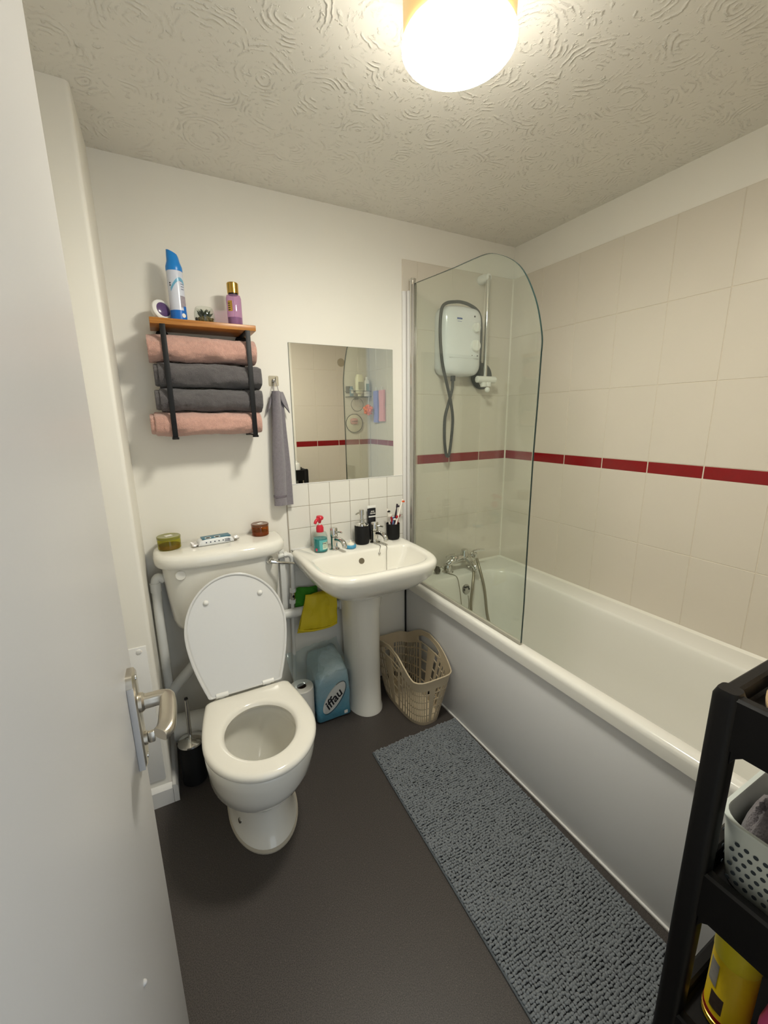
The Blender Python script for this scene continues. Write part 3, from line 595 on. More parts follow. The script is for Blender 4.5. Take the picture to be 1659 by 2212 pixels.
obj('nozzle', G().tube([(C2[0]-.006, C2[1]-.002, .943), (C2[0]-.020, C2[1]-.008, .941), (C2[0]-.035, C2[1]-.015, .937)], lambda t: .0048-.0014*t, 10, 4), m_chrome, sd)
tp = thing('toothpaste_tube', 'black toothpaste tube standing behind the right tap', 'tube', (-.87, -.03, .79))
def tl(w, d, z): return [(-.864+w*math.cos(a), -.026+d*math.sin(a), z) for a in [2*PI*k/24 for k in range(24)]]
obj('tube', G().loft([tl(.0165, .0165, .805), tl(.018, .0165, .825), tl(.020, .013, .87), tl(.022, .007, .92), tl(.0225, .003, .945)], True, True), mat('tube_black', (26, 26, 30), .3), tp)
obj('crimp', G().box(-.8865, -.8415, -.0282, -.0238, .944, .957, .0008), m_plast, tp)
obj('cap', G().lathe([(.0155, .7903), (.0155, .806)], (-.864, -.026, 0), n=22), MATS['tube_black'], tp)
obj('white_band', G().box(-.8845, -.8435, -.0375, -.036, .902, .9085).map(lambda p: Vector((p.x, p.y+.001, p.z))), m_plast, tp)
text('lettering', 'eco\ndenta', .0125, planefn((-.8635, -.0362, .926), (1, 0, .0), (0, .0, 1)), m_paper, tp, .0002, .0002)
C3 = (-.772, -.072)
cup = thing('toothbrush_cup', 'matt black tumbler holding toothbrushes and razors', 'cup', (*C3, .79))
obj('tumbler', G().lathe([(.026, .7903), (.0305, .794), (.0325, .802), (.033, .868), (.031, .868), (.0305, .806), (.002, .800)], (*C3, 0), n=32), m_matt, cup)
def brush(name, label, dx, dy, h, base, mh, mb, kind, lean):
    o = thing(name, label, 'toothbrush' if kind == 'b' else 'razor', (C3[0]+base[0], C3[1]+base[1], .803), 'things standing in the black tumbler')
    p0 = Vector((C3[0]+base[0], C3[1]+base[1], .803)); p1 = Vector((C3[0]+dx, C3[1]+dy, .79+h)); d = (p1-p0).normalized()
    if kind == 'b':
        obj('handle', G().tube([p0, p0.lerp(p1, .3), p0.lerp(p1, .6), p0.lerp(p1, .82), p1], lambda t: (.0048 if t < .62 else .0048-.0026*(t-.62)/.2 if t < .82 else .0045), 10, 5), mh, o)
        s = d.cross(Vector((.6, .8, 0))).normalized(); q = p1-d*.012
        obj('bristles', G().cyl(q, q+Vector((.55, -.8, .1)).normalized()*.012, .0048, 10), mb, o)
    else:
        obj('handle', G().tube([p0, p0.lerp(p1, .4), p0.lerp(p1, .75), p1], lambda t: .0042+.0022*math.sin(t*PI), 10, 5), mh, o)
        w = Vector((.8, .6, 0)); n_ = w.cross(d).normalized(); hd_ = G().box(-.019, .019, -.005, .005, -.006, .006, .002).map(lambda p: p1+w*p.x+n_*p.y+d*p.z)
        obj('blade_head', hd_, mb, o)
mw = mat('brush_white', (232, 226, 216), .3); mo = mat('brush_orange', (224, 92, 40), .4); mr_ = mat('razor_red', (168, 36, 42), .3); mdk = mat('brush_dark', (40, 30, 44), .4); mbl = mat('brush_blue', (92, 118, 160), .4)
brush('toothbrush', 'tall white toothbrush with orange bristles leaning right in tumbler', .058, .004, .190, (-.012, -.014), mw, mo, 'b', 0)
brush('toothbrush', 'dark toothbrush with black head behind the tall white one', .036, .020, .166, (.004, .010), mdk, mdk, 'b', 0)
brush('toothbrush', 'black and white toothbrush at the left of the tumbler', -.024, .012, .148, (-.006, .006), mw, m_black, 'b', 0)
brush('toothbrush', 'short blue toothbrush with white head in front of tumbler', -.004, -.014, .112, (-.008, -.004), mbl, mw, 'b', 0)
brush('razor', 'red handled razor with white head left in tumbler', -.012, .0, .118, (.012, -.008), mr_, mw, 'r', 0)
brush('razor', 'red handled razor at the right rim of the tumbler', .030, .002, .108, (.012, .010), mr_, mr_, 'r', 0)

# ================================================================== MIRROR
mi = thing('wall_mirror', 'frameless rectangular mirror above the basin', 'mirror', (-.97, 0, 1.087))
obj('glass_back', G().box(-1.2165, -.7255, .0015, .006, 1.0875, 1.6745), mat('mirror_edge', (110, 116, 104), .3), mi, smooth=0)
obj('mirror_face', G().box(-1.2155, -.7265, .0005, .0015, 1.0885, 1.6735), m_mirror, mi, smooth=0)

# ================================================================== SHELF WITH TOWELS
sf = thing('towel_shelf', 'wooden wall shelf with black metal straps', 'shelf', (-1.543, -.07, 1.31))
obj('board', G().box(-1.712, -1.373, -.146, -.001, 1.679, 1.698, .0015), m_wood, sf)
for x in (-1.676, -1.404):
    st = obj('strap', G().box(x-.0085, x+.0085, -.150, -.002, 1.6755, 1.679, .0008).box(x-.0085, x+.0085, -.151, -.1475, 1.312, 1.679, .0008).box(x-.0085, x+.0085, -.150, -.002, 1.309, 1.3125, .0008), m_bmetal, sf)
    obj('wall_bracket', G().box(x-.0085, x+.0085, -.004, .005, 1.306, 1.678, .0008), m_bmetal, st)
    obj('round_cup', G().lathe([(.021, 0), (.021, .010), (.012, .014)], (x, .0005, 1.664), (0, -1, 0), 22), m_bmetal, st)
    obj('round_cup', G().lathe([(.011, -.006), (.011, .001), (.006, .002)], (x, -.149, 1.3085), (0, 0, 1), 18), m_bmetal, st)
def towel_roll(label, zc, x0, x1, rz, m, seed, folds):
    t = thing('rolled_towel', label, 'towel', ((x0+x1)/2, -.075, zc-rz), 'rolled towels in the wall shelf')
    def ring(x, s, k0):
        o = []
        for k in range(64):
            a = 2*PI*k/64; c, sn = math.cos(a), math.sin(a)
            ry = .066*s; r_z = rz*s
            y = math.copysign(abs(c)**.82, c)*ry; z = math.copysign(abs(sn)**.82, sn)*r_z
            nn = noise.noise(Vector((x*12+seed*7, c*1.3, sn*1.3)))*.0062 + noise.noise(Vector((x*45+seed, c*3.5, sn*3.5)))*.0022 + noise.noise(Vector((x*230, c*16+seed, sn*16)))*.0011
            o.append((x, -.077+y*(1+nn/.05), zc+z*(1+nn/rz)))
        return o
    n = 90; L = [ring(x0+.012, .25, 0), ring(x0+.010, .7, 0), ring(x0+.002, .90, 0), ring(x0, .97, 0)]
    L += [ring(x0+(x1-x0)*k/n, 1, 0) for k in range(1, n)]
    L += [ring(x1, .97, 0), ring(x1-.002, .9, 0), ring(x1-.012, .62, 0), ring(x1-.014, .2, 0)]
    b = obj('outer_layer', G().loft(L, True, True), m, t, smooth=80)
    for j, (dx_, s) in enumerate(folds):
        LL = [ring(x0-dx_+.006, .2*s, 0), ring(x0-dx_+.004, .75*s, 0), ring(x0-dx_, .93*s, 0), ring(x0-dx_+.005, s, 0), ring(x0+.01, s, 0)]
        obj('inner_layer', G().loft(LL, True, False), m, t, smooth=80)
    # hem line of the loose outer edge
    return t
towel_roll('pink rolled towel directly under the wooden shelf board', 1.6095, -1.728, -1.375, .0430, m_pink, 1, [(.0, .6)])
towel_roll('upper charcoal rolled towel just below the top pink one', 1.5215, -1.704, -1.362, .0420, m_grey, 2, [(.014, .86)])
towel_roll('lower charcoal rolled towel just above the bottom pink one', 1.4375, -1.708, -1.364, .0398, m_grey, 3, [(.016, .86)])
towel_roll('pink rolled towel at the bottom of the shelf straps', 1.3545, -1.708, -1.374, .0412, m_pink, 4, [(.026, .97), (.040, .82)])

# things on the shelf
ZS = 1.698
sc_ = thing('air_freshener_can', 'tall white and blue aerosol can on the shelf', 'can', (-1.618, -.085, ZS))
C4 = (-1.618, -.085)
obj('can', G().lathe([(.022, ZS+.0003), (.0255, ZS+.003), (.0255, ZS+.158), (.0245, ZS+.163)], (*C4, 0), n=34), mat('can_white', (206, 210, 222), .25, var=.06, vscale=30), sc_)
obj('blue_base_band', patch(C4, .0256, 0, 2*PI, ZS+.004, ZS+.036, 34), mat('can_blue', (22, 104, 190), .25), sc_)
obj('blue_swirl', G().loft([[(C4[0]+rr*math.cos(a), C4[1]+rr*math.sin(a), ZS+.108+h*w+.026*math.sin((a+2.1)*1.5)) for a in [-2.3+1.9*k/16 for k in range(17)]] for rr, h, w in ((.0256, -1, .006), (.0262, -1, .006), (.0262, 1, .005), (.0256, 1, .005))], closed=False), mat('swirl_teal', (110, 170, 200), .3), sc_)
obj('picture_panel', patch(C4, .0258, math.radians(-70), math.radians(-22), ZS+.045, ZS+.082), mat('stone_grey', (150, 142, 150), .4, var=.35, vscale=120), sc_)
obj('blue_square', patch(C4, .0259, math.radians(-52), math.radians(-20), ZS+.034, ZS+.050), MATS['can_blue'], sc_)
for k in range(4): obj('print_line', patch(C4, .0258, math.radians(-58), math.radians(-28-4*(k % 2)), ZS+.126-.008*k, ZS+.1285-.008*k, t=.0003), mat('print_grey', (120, 126, 150), .5), sc_)
obj('emblem', G().lathe([(.007, .0257), (.007, .0264)], (C4[0], C4[1], ZS+.020), (math.cos(-1.0), math.sin(-1.0), 0), 18), m_plast, sc_)
for z in (.120, .113): obj('side_mark', G().lathe([(.0024, .0255), (.0024, .0262)], (C4[0], C4[1], ZS+z), (math.cos(-2.35), math.sin(-2.35), 0), 10), m_ink, sc_)
obj('cap', G().loft([[(C4[0]+r*math.cos(a)+ox, C4[1]+r*math.sin(a)*sy, ZS+z+tz*math.cos(a)) for a in [2*PI*k/28 for k in range(28)]] for r, z, ox, sy, tz in ((.0258, .160, 0, 1, 0), (.0262, .166, 0, 1, 0), (.0258, .174, 0, 1, 0), (.0205, .190, .0, 1, -.001), (.0185, .208, -.001, .9, -.004), (.0165, .219, -.002, .8, -.007), (.010, .221, -.003, .7, -.006))], True, True), mat('cap_blue', (30, 128, 206), .3), sc_)
rd = thing('gel_air_freshener', 'round white air freshener with purple gel centre', 'air freshener', (-1.668, -.075, ZS))
A_ = Vector((.50, -.84, .22)).normalized()
Cq = Vector((-1.672, -.065, ZS+.0365))
obj('shell', G().lathe([(.012, -.014), (.030, -.010), (.0355, 0), (.0345, .010), (.030, .014), (.026, .0145)], Cq, A_, 32), m_plast, rd)
obj('gel', G().lathe([(.0235, .010), (.0235, .0155), (.018, .018), (.006, .019)], Cq, A_, 28).map(lambda p: p), mat('purple_gel', (92, 70, 112), .2, var=.15, vscale=80), rd)
tr_ = thing('glass_terrarium', 'small glass bowl with a dark succulent plant', 'terrarium', (-1.536, -.085, ZS))
C5 = (-1.536, -.085)
obj('glass_bowl', G().lathe([(.020, ZS+.0005), (.030, ZS+.004), (.0345, ZS+.020), (.034, ZS+.036), (.030, ZS+.050), (.027, ZS+.056), (.0262, ZS+.056), (.029, ZS+.050), (.033, ZS+.036), (.0335, ZS+.02), (.029, ZS+.006), (.003, ZS+.003)], (*C5, 0), n=32), m_jar, tr_)
mg = G()
for k in range(110):
    a = random.uniform(0, 2*PI); r = .027*math.sqrt(random.random()); z = ZS+.009+random.uniform(0, .018)*(1-r/.06)
    mg.sphere((C5[0]+r*math.cos(a), C5[1]+r*math.sin(a), z), random.uniform(.0035, .006), 6, 5)
obj('moss_and_pebbles', mg, mat('moss_brown', (96, 82, 40), .9, var=.5, vscale=180), tr_)
m_leaf = mat('succulent_dark', (46, 58, 44), .5, var=.3, vscale=90)
lg = [None]*14
for k in range(14):
    a = k*2.4; el = .35+.75*(k/14); ln = .030-.006*(k/14); d = Vector((math.cos(a)*math.cos(el), math.sin(a)*math.cos(el), math.sin(el))); o = Vector((C5[0], C5[1], ZS+.024))
    obj('leaf', G().tube([o, o+d*ln*.35, o+d*ln*.75+Vector((0, 0, .002)), o+d*ln+Vector((0, 0, .005))], lambda t: .0012+.0042*math.sin(min(1, t*1.15)*PI), 6, 3), m_leaf, tr_)
bt = thing('body_mist_bottle', 'purple body mist bottle with gold cap', 'bottle', (-1.432, -.085, ZS))
C6 = (-1.432, -.085)
obj('bottle', G().lathe([(.0235, ZS+.0003), (.0255, ZS+.003), (.0262, ZS+.096), (.0235, ZS+.106), (.014, ZS+.110)], (*C6, 0), n=32), m_lilacgl, bt)
obj('liquid', G().lathe([(.0235, ZS+.004), (.0245, ZS+.030), (.0245, ZS+.0315), (.002, ZS+.0318)], (*C6, 0), n=28), mat('purple_liquid', (128, 92, 132), .3, trans=.15), bt)
obj('gold_label', patch(C6, .0264, math.radians(-150), math.radians(-112), ZS+.050, ZS+.085), m_gold, bt)
for k in range(4): obj('label_mark', patch(C6, .0269, math.radians(-146), math.radians(-128), ZS+.054+.007*k, ZS+.0565+.007*k, t=.0003), m_ink, bt)
obj('neck', G().lathe([(.0165, ZS+.109), (.0165, ZS+.114)], (*C6, 0), n=24), m_black, bt)
obj('gold_cap', G().lathe([(.0195, ZS+.113), (.0198, ZS+.146), (.018, ZS+.1485)], (*C6, 0), n=30), m_gold, bt)
obj('dip_tube', G().cyl((C6[0], C6[1], ZS+.006), (C6[0], C6[1], ZS+.108), .0018, 8), m_plast, bt)

# ================================================================== HOOK AND HAND TOWEL
hk = thing('adhesive_hook', 'square clear adhesive hook on the wall left of mirror', 'hook', (-1.286, 0, 1.52))
obj('pad', G().loft([[(q[0], y, q[1]) for q in rrect(-1.306+i, -1.265-i, 1.500+i, 1.541-i, .005, 4)] for y, i in ((.005, 0), (.003, 0), (.002, .001))], True, True), m_adh, hk)
obj('hook', G().lathe([(.008, 0), (.007, .006), (.004, .008)], (-1.2855, .003, 1.522), (0, -1, 0), 16).tube([(-1.2855, -.004, 1.522), (-1.2855, -.016, 1.518), (-1.2855, -.024, 1.514), (-1.2855, -.029, 1.522), (-1.2855, -.029, 1.532)], .0024, 8, 5), m_chrome, hk)
ht = thing('hand_towel', 'mauve grey hand towel hanging from the hook', 'towel', (-1.285, -.03, 1.005))
def tring(z, spec):
    o = []
    for (x, y) in spec: o.append((x+noise.noise(Vector((x*20, y*40, z*9)))*.0025, y+noise.noise(Vector((x*15+4, y*30, z*8)))*.003, z))
    return o
def fold(xc0, xc1, w0, w1, yc, d, z0, z1, seed, n=26, m=30, sl=0):
    L = []
    for i in range(m+1):
        t = i/m; z = z1+(z0-z1)*t; xc = xc0+(xc1-xc0)*t; w = w0+(w1-w0)*min(1, t*1.6)
        r = []
        for k in range(n):
            a = 2*PI*k/n; c, s = math.cos(a), math.sin(a)
            wob = 1+.10*noise.noise(Vector((c*2+seed, s*2, z*6)))+.04*math.sin(3*a+seed)
            r.append((xc+math.copysign(abs(c)**.7, c)*w*wob, yc+math.copysign(abs(s)**.8, s)*d*wob-.006*math.sin(c*2.4+seed), z+sl*c*w*t*t))
        L.append(r)
    return L
obj('front_fold', G().loft(fold(-1.289, -1.300, .016, .027, -.038, .013, 1.008, 1.478, 1.3), True, True), m_lilac, ht, smooth=80)
obj('rear_fold', G().loft(fold(-1.272, -1.264, .013, .023, -.022, .012, 1.004, 1.474, 4.1), True, True), m_lilac, ht, smooth=80)
obj('border_band', G().loft([[(p[0]*1.0+(p[0]+1.300)*.03, p[1]-.0012 if p[1] < -.038 else p[1], z) for p in fold(-1.300, -1.300, .0275, .0275, -.038, .0135, 1.04, 1.05, 1.3, m=1)[0]] for z in (1.044, 1.052)], False, False), mat('towel_band', (112, 104, 112), .9), ht, smooth=80)
obj('top_corner', G().loft(fold(-1.298, -1.318, .007, .010, -.020, .006, 1.408, 1.470, 2.2, m=12, sl=1.6), True, True), m_lilac, ht, smooth=80)
obj('top_corner', G().loft(fold(-1.268, -1.250, .010, .015, -.030, .007, 1.412, 1.476, 3.2, m=12, sl=-1.4), True, True), m_lilac, ht, smooth=80)
obj('hanging_loop', G().tube([(-1.296, -.032, 1.474), (-1.293, -.027, 1.50), (-1.287, -.025, 1.5165), (-1.280, -.027, 1.50), (-1.276, -.032, 1.474)], .0016, 8, 5), mat('loop_grey', (150, 144, 146), .8), ht)

# ================================================================== ON THE CISTERN LID
ZC = .8936
def candle(label, x, y, r, h, mg_, mw_, mlid):
    c = thing('candle_jar', label, 'candle', (x, y, ZC), 'glass candle jars on the cistern lid')
    obj('glass', G().lathe([(r*.92, ZC+.0002), (r, ZC+.003), (r*1.02, ZC+h*.78), (r*1.0, ZC+h*.80)], (x, y, 0), n=32), mg_, c)
    obj('wax', G().lathe([(r*.88, ZC+.002), (r*.94, ZC+h*.32), (.002, ZC+h*.33)], (x, y, 0), n=28), mw_, c)
    l = obj('lid', G().lathe([(r*1.03, ZC+h*.80), (r*1.05, ZC+h*.83), (r*1.05, ZC+h*.97), (r*.99, ZC+h), (r*.88, ZC+h*.985), (r*.3, ZC+h*.98)], (x, y, 0), n=32), mlid, c)
    obj('sticker', G().box(-r*.33, r*.33, -r*.24, r*.24, 0, .0006).map(lambda p: Vector((x+p.x*.9-p.y*.4, y+p.y*.9+p.x*.4, ZC+h*.985+p.z))), m_paper, l, smooth=0)
    return c
candle('olive green glass candle jar at the left of cistern lid', -1.739, -.066, .0395, .050, m_olive, mat('wax_rust', (132, 62, 36), .6), mat('olive_lid', (146, 144, 50), .2, trans=.3, coat=.4))
candle('amber glass candle jar at the right of cistern lid', -1.397, -.050, .034, .050, m_amber, mat('wax_amber', (150, 84, 26), .6), mat('amber_lid', (116, 64, 20), .2, trans=.3, coat=.4))
wi = thing('wet_wipes_pack', 'white and teal packet of wet wipes on cistern lid', 'packet', (-1.578, -.075, ZC))
WO = Vector((-1.578, -.078, ZC)); wx = Vector((.97, .10, 0)).normalized(); wy = Vector((-.10, .97, 0)).normalized()
def wm(p): return WO+wx*p.x+wy*p.y+Vector((0, 0, p.z))
def wl_(x, hw, h, e=.6): return [Vector((x, math.copysign(abs(math.cos(a))**e, math.cos(a))*hw, h/2+math.copysign(abs(math.sin(a))**e, math.sin(a))*h/2)) for a in [2*PI*k/24 for k in range(24)]]
obj('packet', G().loft([wl_(-.066, .024, .010), wl_(-.058, .027, .022, .45), wl_(-.04, .0285, .026, .35), wl_(0, .0285, .027, .35), wl_(.04, .0285, .026, .35), wl_(.058, .027, .022, .45), wl_(.066, .024, .010)], True, True).map(wm), mat('packet_white', (226, 228, 228), .3, bump=.3, bscale=60, bdist=.002), wi, smooth=60)
for s in (-1, 1):
    g = G(); n = 18
    L = [[Vector((s*(.063+.024*q), -.025+.05*k/n, .008+.010*(1-q)*0+.004*q*math.sin(k*2.2+s)+.003*math.sin(k*1.3)*q+w)) for k in range(n+1)] for q, w in ((0, .0), (.3, .002), (.6, -.001), (1, .001))]
    L2 = [[p+Vector((0, 0, .0012)) for p in l] for l in L]
    g.loft(L+L2[::-1]+[L[0]], closed=False); obj('crimped_end', g.map(wm), mat('foil_silver', (214, 210, 206), .3, metal=.5, bump=.6, bscale=220, bdist=.002), wi, smooth=20)
obj('teal_top', G().box(-.050, .056, -.0235, .024, .0255, .0276, .0008).map(wm), mat('packet_teal', (38, 104, 126), .3), wi)
for x in (-.028, .006): obj('ring_print', G().lathe([(.012, 0), (.012, .0004), (.0085, .0004), (.0085, 0)], (x, -.012, .0276), n=20).map(wm), m_paper, wi)
for k in range(5): obj('icon_print', G().lathe([(.0026, 0), (.0026, .0006)], (-.038+.0155*k, -.0282, .014), (0, -1, .0), 10).map(wm), mat('icon_navy', (50, 62, 84), .5), wi)
for k in range(4): obj('print_line', G().box(.030, .052-.003*(k % 2), -.0292, -.0280, .0075+.0033*k, .0087+.0033*k).map(wm), MATS['icon_navy'], wi, smooth=0)

# ================================================================== UNDER THE BASIN
gl = thing('rubber_glove', 'yellow rubber glove draped over the basin waste pipe', 'glove', (-1.16, -.06, .5))
def glove_sheet(x0t, x1t, x0b, x1b, zt, zb, y, seed, t=.0035, curve=1):
    A = []; n, m = 22, 16
    for i in range(m+1):
        v = i/m; row = []
        for k in range(n+1):
            u = k/n; x = (x0t+(x1t-x0t)*u)*(1-v)+(x0b+(x1b-x0b)*u)*v; z = zt+(zb-zt)*v+curve*.012*math.sin(u*PI)*(-v)+.012*(u-.5)*(-1)*(1-v)
            yy = y-.010*math.sin(min(1, v*3)*PI/2)+.008*noise.noise(Vector((u*5+seed, v*3, seed)))+.004*math.sin(u*9+seed)*(1-v)
            row.append(Vector((x, yy, z)))
        A.append(row)
    B = [[p+Vector((0, t, 0)) for p in r] for r in A]
    # wrap as a closed sheet
    L = [a+b[::-1] for a, b in zip(A, B)]
    return G().loft(L, True, True)
obj('cuff_front', glove_sheet(-1.225, -1.080, -1.268, -1.085, .585, .432, -.074, 1), m_yellow, gl, smooth=80)
obj('cuff_back', glove_sheet(-1.222, -1.085, -1.275, -1.080, .575, .418, -.066, 2.4), m_yellow, gl, smooth=80)
obj('cuff_roll', G().tube([(-1.273, -.080, .437), (-1.24, -.084, .425), (-1.18, -.085, .416), (-1.12, -.084, .417), (-1.085, -.080, .424)], .0042, 10, 5), m_yellow, gl)
obj('hand_over_pipe', G().loft([[(x+w*0, -.050+.030*math.cos(a)*s, .535+.045*math.sin(a)*s) for a in [2*PI*k/20 for k in range(20)]] for x, s, w in ((-1.225, .3, 0), (-1.215, .8, 0), (-1.18, 1.05, 0), (-1.13, 1.1, 0), (-1.09, .9, 0), (-1.078, .4, 0))], True, True), m_yellow, gl, smooth=80)
spg = obj('cleaning_cloth', glove_sheet(-1.268, -1.150, -1.262, -1.16, .606, .512, -.018, 5, .006, 0), m_green, label='green cleaning cloth hanging behind the yellow glove', cat='cloth', smooth=80)
pk = thing('toilet_roll_pack', 'teal and clear plastic pack of toilet rolls on floor', 'packet', (-1.18, -.1, 0))
def m_pack_():
    m = mat('pack_print', (104, 158, 176), .25, bump=.7, bscale=26, bdist=.012, coat=.3); T = NT(m); b = T.n['Principled BSDF']
    tc = T.add('ShaderNodeTexCoord'); sp_ = T.add('ShaderNodeSeparateXYZ'); T.link(tc.outputs['Object'], sp_.inputs[0])
    nz_ = T.add('ShaderNodeTexNoise', i_Scale=14.0, i_Detail=3.0); T.link(tc.outputs['Object'], nz_.inputs['Vector'])
    ma = T.add('ShaderNodeMath', operation='MULTIPLY_ADD'); ma.inputs[1].default_value = .16; T.link(nz_.outputs[0], ma.inputs[0]); T.link(sp_.outputs[2], ma.inputs[2])
    r_ = T.add('ShaderNodeValToRGB'); e = r_.color_ramp.elements; e[0].position = .13; e[0].color = lin((84, 146, 168)); e[1].position = .36; e[1].color = lin((176, 196, 200))
    T.link(ma.outputs[0], r_.inputs[0]); T.link(r_.outputs[0], b.inputs['Base Color']); return m
m_pack = m_pack_()
def pkl(z, i, ext=0): return [Vector((p[0]+.006*noise.noise(Vector((p[0]*18, p[1]*18, z*20))), p[1]+.008*noise.noise(Vector((p[0]*18+9, p[1]*18, z*18))), z+ext*(p[0]+1.18)+ext*1.3*(p[1]+.19)+(.010*noise.noise(Vector((p[0]*26, p[1]*22, 7))) if ext else 0))) for p in dense([(q[0], q[1], 0) for q in rrect(-1.236+i, -1.070-i, -.192+i, -.012-i*.6, .018, 5)], 5)]
obj('wrapper', G().loft([pkl(.002, .010), pkl(.010, .002), pkl(.06, 0), pkl(.12, .0), pkl(.18, .002, .05), pkl(.222, .006, .10), pkl(.240, .016, .16), pkl(.249, .05, .2)], True, True), m_pack, pk, smooth=80)
obj('clear_film', G().loft([[Vector((x, y+.014*noise.noise(Vector((x*30, z*30, 1))), z+.012*noise.noise(Vector((x*24, y*9, 3)))+.10*(x+1.25))) for x in [-1.325+.255*k/16 for k in range(17)]] for y, z in ((-.185, .228), (-.15, .250), (-.10, .262), (-.05, .285), (-.030, .305), (-.026, .305), (-.046, .280), (-.10, .257), (-.15, .245), (-.18, .224))], closed=False), m_film, pk, smooth=60)
obj('white_oval', G().loft([[Vector((-1.155+a*math.cos(t)*.055-b*0+math.sin(t)*.012, -.1945-dd, .120+math.sin(t)*.060+a*math.cos(t)*.035)) for t in [2*PI*k/30 for k in range(30)]] for a, b, dd in ((1, 0, -.004), (1, 0, .002), (.97, 0, .0026))], True, True), mat('pack_white', (214, 214, 208), .35), pk)
obj('oval_outline', G().tube([(-1.155+math.cos(t)*.058+math.sin(t)*.012, -.1972, .120+math.sin(t)*.064+math.cos(t)*.035) for t in [-2.3+3.9*k/16 for k in range(17)]], .0010, 6, 2), m_ink, pk)
text('lettering', 'iffau', .060, planefn((-1.160, -.1974, .112), (.72, 0, .66), (-.60, 0, .76)), m_ink, pk, .0003, .0012, .25)
obj('corner_mark', G().box(-1.108, -1.092, -.1955, -.1935, .020, .035), m_paper, pk, smooth=0)
roll = thing('toilet_roll', 'loose white toilet roll standing against the teal pack', 'toilet roll', (-1.297, -.245, 0))
obj('paper', G().lathe([(.051, .001), (.053, .004), (.053, .196), (.050, .200), (.022, .200), (.020, .196), (.020, .10)], (-1.291, -.150, 0), n=36, cap1=False), m_paper, roll)
obj('core', G().lathe([(.0205, .06), (.0205, .199), (.019, .199), (.019, .06)], (-1.291, -.150, 0), n=28), mat('cardboard', (70, 56, 44), .9), roll)
# toilet brush
tb = thing('toilet_brush', 'black toilet brush pot with chrome lid and handle', 'toilet brush', (-1.752, -.232, 0))
obj('pot', G().lathe([(.040, .0005), (.044, .004), (.046, .165), (.044, .170)], (-1.752, -.232, 0), n=30), m_matt, tb)
obj('lid', G().lathe([(.047, .170), (.046, .176), (.030, .184), (.008, .190)], (-1.752, -.232, 0), n=30), m_chrome, tb)
obj('handle', G().tube([(-1.752, -.232, .186), (-1.751, -.232, .26), (-1.750, -.232, .335), (-1.750, -.232, .352)], .0072, 14, 4), m_chrome, tb)
obj('handle_tip', G().lathe([(.0074, .350), (.006, .357), (.002, .359)], (-1.750, -.232, 0), n=14), m_black, tb)

# ================================================================== LAUNDRY BASKET
bk = thing('laundry_basket', 'beige plastic slatted laundry basket between pedestal and bath', 'basket', (-.785, -.24, 0))
NB = 112; BC = Vector((-.7800, -.245)); R0, R1 = (.080, .180), (.111, .222)
def bpt(k, t, inset=0):
    a = 2*PI*k/NB; hx = R0[0]+(R1[0]-R0[0])*t-inset; hy = R0[1]+(R1[1]-R0[1])*t-inset; e = 2/(3.0+2.0*t)
    c, s = math.cos(a), math.sin(a)
    return BC.x+math.copysign(abs(c)**e, c)*hx, BC.y+math.copysign(abs(s)**e, s)*hy
def brim(a):
    x, y = bpt(a*NB/(2*PI), 1); r = abs(y-BC.y)/R1[1]; q = max(0, 1-(r/.86)**2)
    return .252+.080*q**1.25
def bkz(k, t): return t*brim(2*PI*k/NB)
TS = [0, .06, .075, .215, .235, .375, .395, .535, .555, .695, .715, .80, .83, .93, 1.0]
hole_rows = {2, 4, 6, 8, 10}
def shell(skip, t0=0, t1=None):
    g = G(); V = {}; th = .0022
    def vid(i, k, sde):
        k %= NB; key = (i, k, sde)
        if key not in V:
            x, y = bpt(k, TS[i], th if sde else 0); V[key] = len(g.v); g.v.append((x, y, bkz(k, TS[i])+.0005))
        return V[key]
    keep = {(i, k): not skip(i, k) for i in range(len(TS)-1) for k in range(NB)}
    for (i, k), on_ in keep.items():
        if not on_: continue
        for sde in (0, 1):
            q = [vid(i, k, sde), vid(i, k+1, sde), vid(i+1, k+1, sde), vid(i+1, k, sde)]; g.f.append(tuple(q if sde == 0 else q[::-1]))
        for (a, b, nb) in (((i, k), (i, k+1), (i-1, k)), ((i+1, k), (i+1, k+1), (i+1, k)), ((i, k), (i+1, k), (i, (k-1) % NB)), ((i, k+1), (i+1, k+1), (i, (k+1) % NB))):
            if not keep.get(nb, False): g.f.append((vid(*a, 0), vid(*b, 0), vid(*b, 1), vid(*a, 1)))
    return g
def is_hole(i, k):
    a = 2*PI*(k+.5)/NB; c = math.cos(a)
    if i in hole_rows: return k % 2 == 0
    x, y = bpt(k+.5, 1); r = abs(y-BC.y)/R1[1]
    if i == 12: return r < .44 and abs(c) > .5
    if i == 11: return r < .34 and abs(c) > .5
    return False
obj('slatted_body', shell(is_hole), m_basket, bk, smooth=40)
obj('bottom', G().loft([[(*bpt(k, 0), .0008) for k in range(NB)], [(*bpt(k, 0), .004) for k in range(NB)]], True, True), m_basket, bk)
obj('rim_bead', G().tube([(*bpt(k, 1.005), bkz(k, 1)) for k in range(NB)], .0034, 8, 1, True), m_basket, bk)
for sx in (-1, 1):
    P = []
    for k in range(36):
        q = 2*PI*k/36; t = .865+.075*math.sin(q); y = BC.y+.105*math.cos(q)
        hx = R0[0]+(R1[0]-R0[0])*t; hy = R0[1]+(R1[1]-R0[1])*t; e_ = 3.0+2.0*t
        P.append((BC.x+sx*hx*(1-abs((y-BC.y)/hy)**e_)**(1/e_), y, t*(.252+.080*max(0, 1-((y-BC.y)/R1[1]/.86)**2)**1.25)))
    obj('handle_rim', G().tube(P, .0028, 8, 1, True), m_basket, bk)

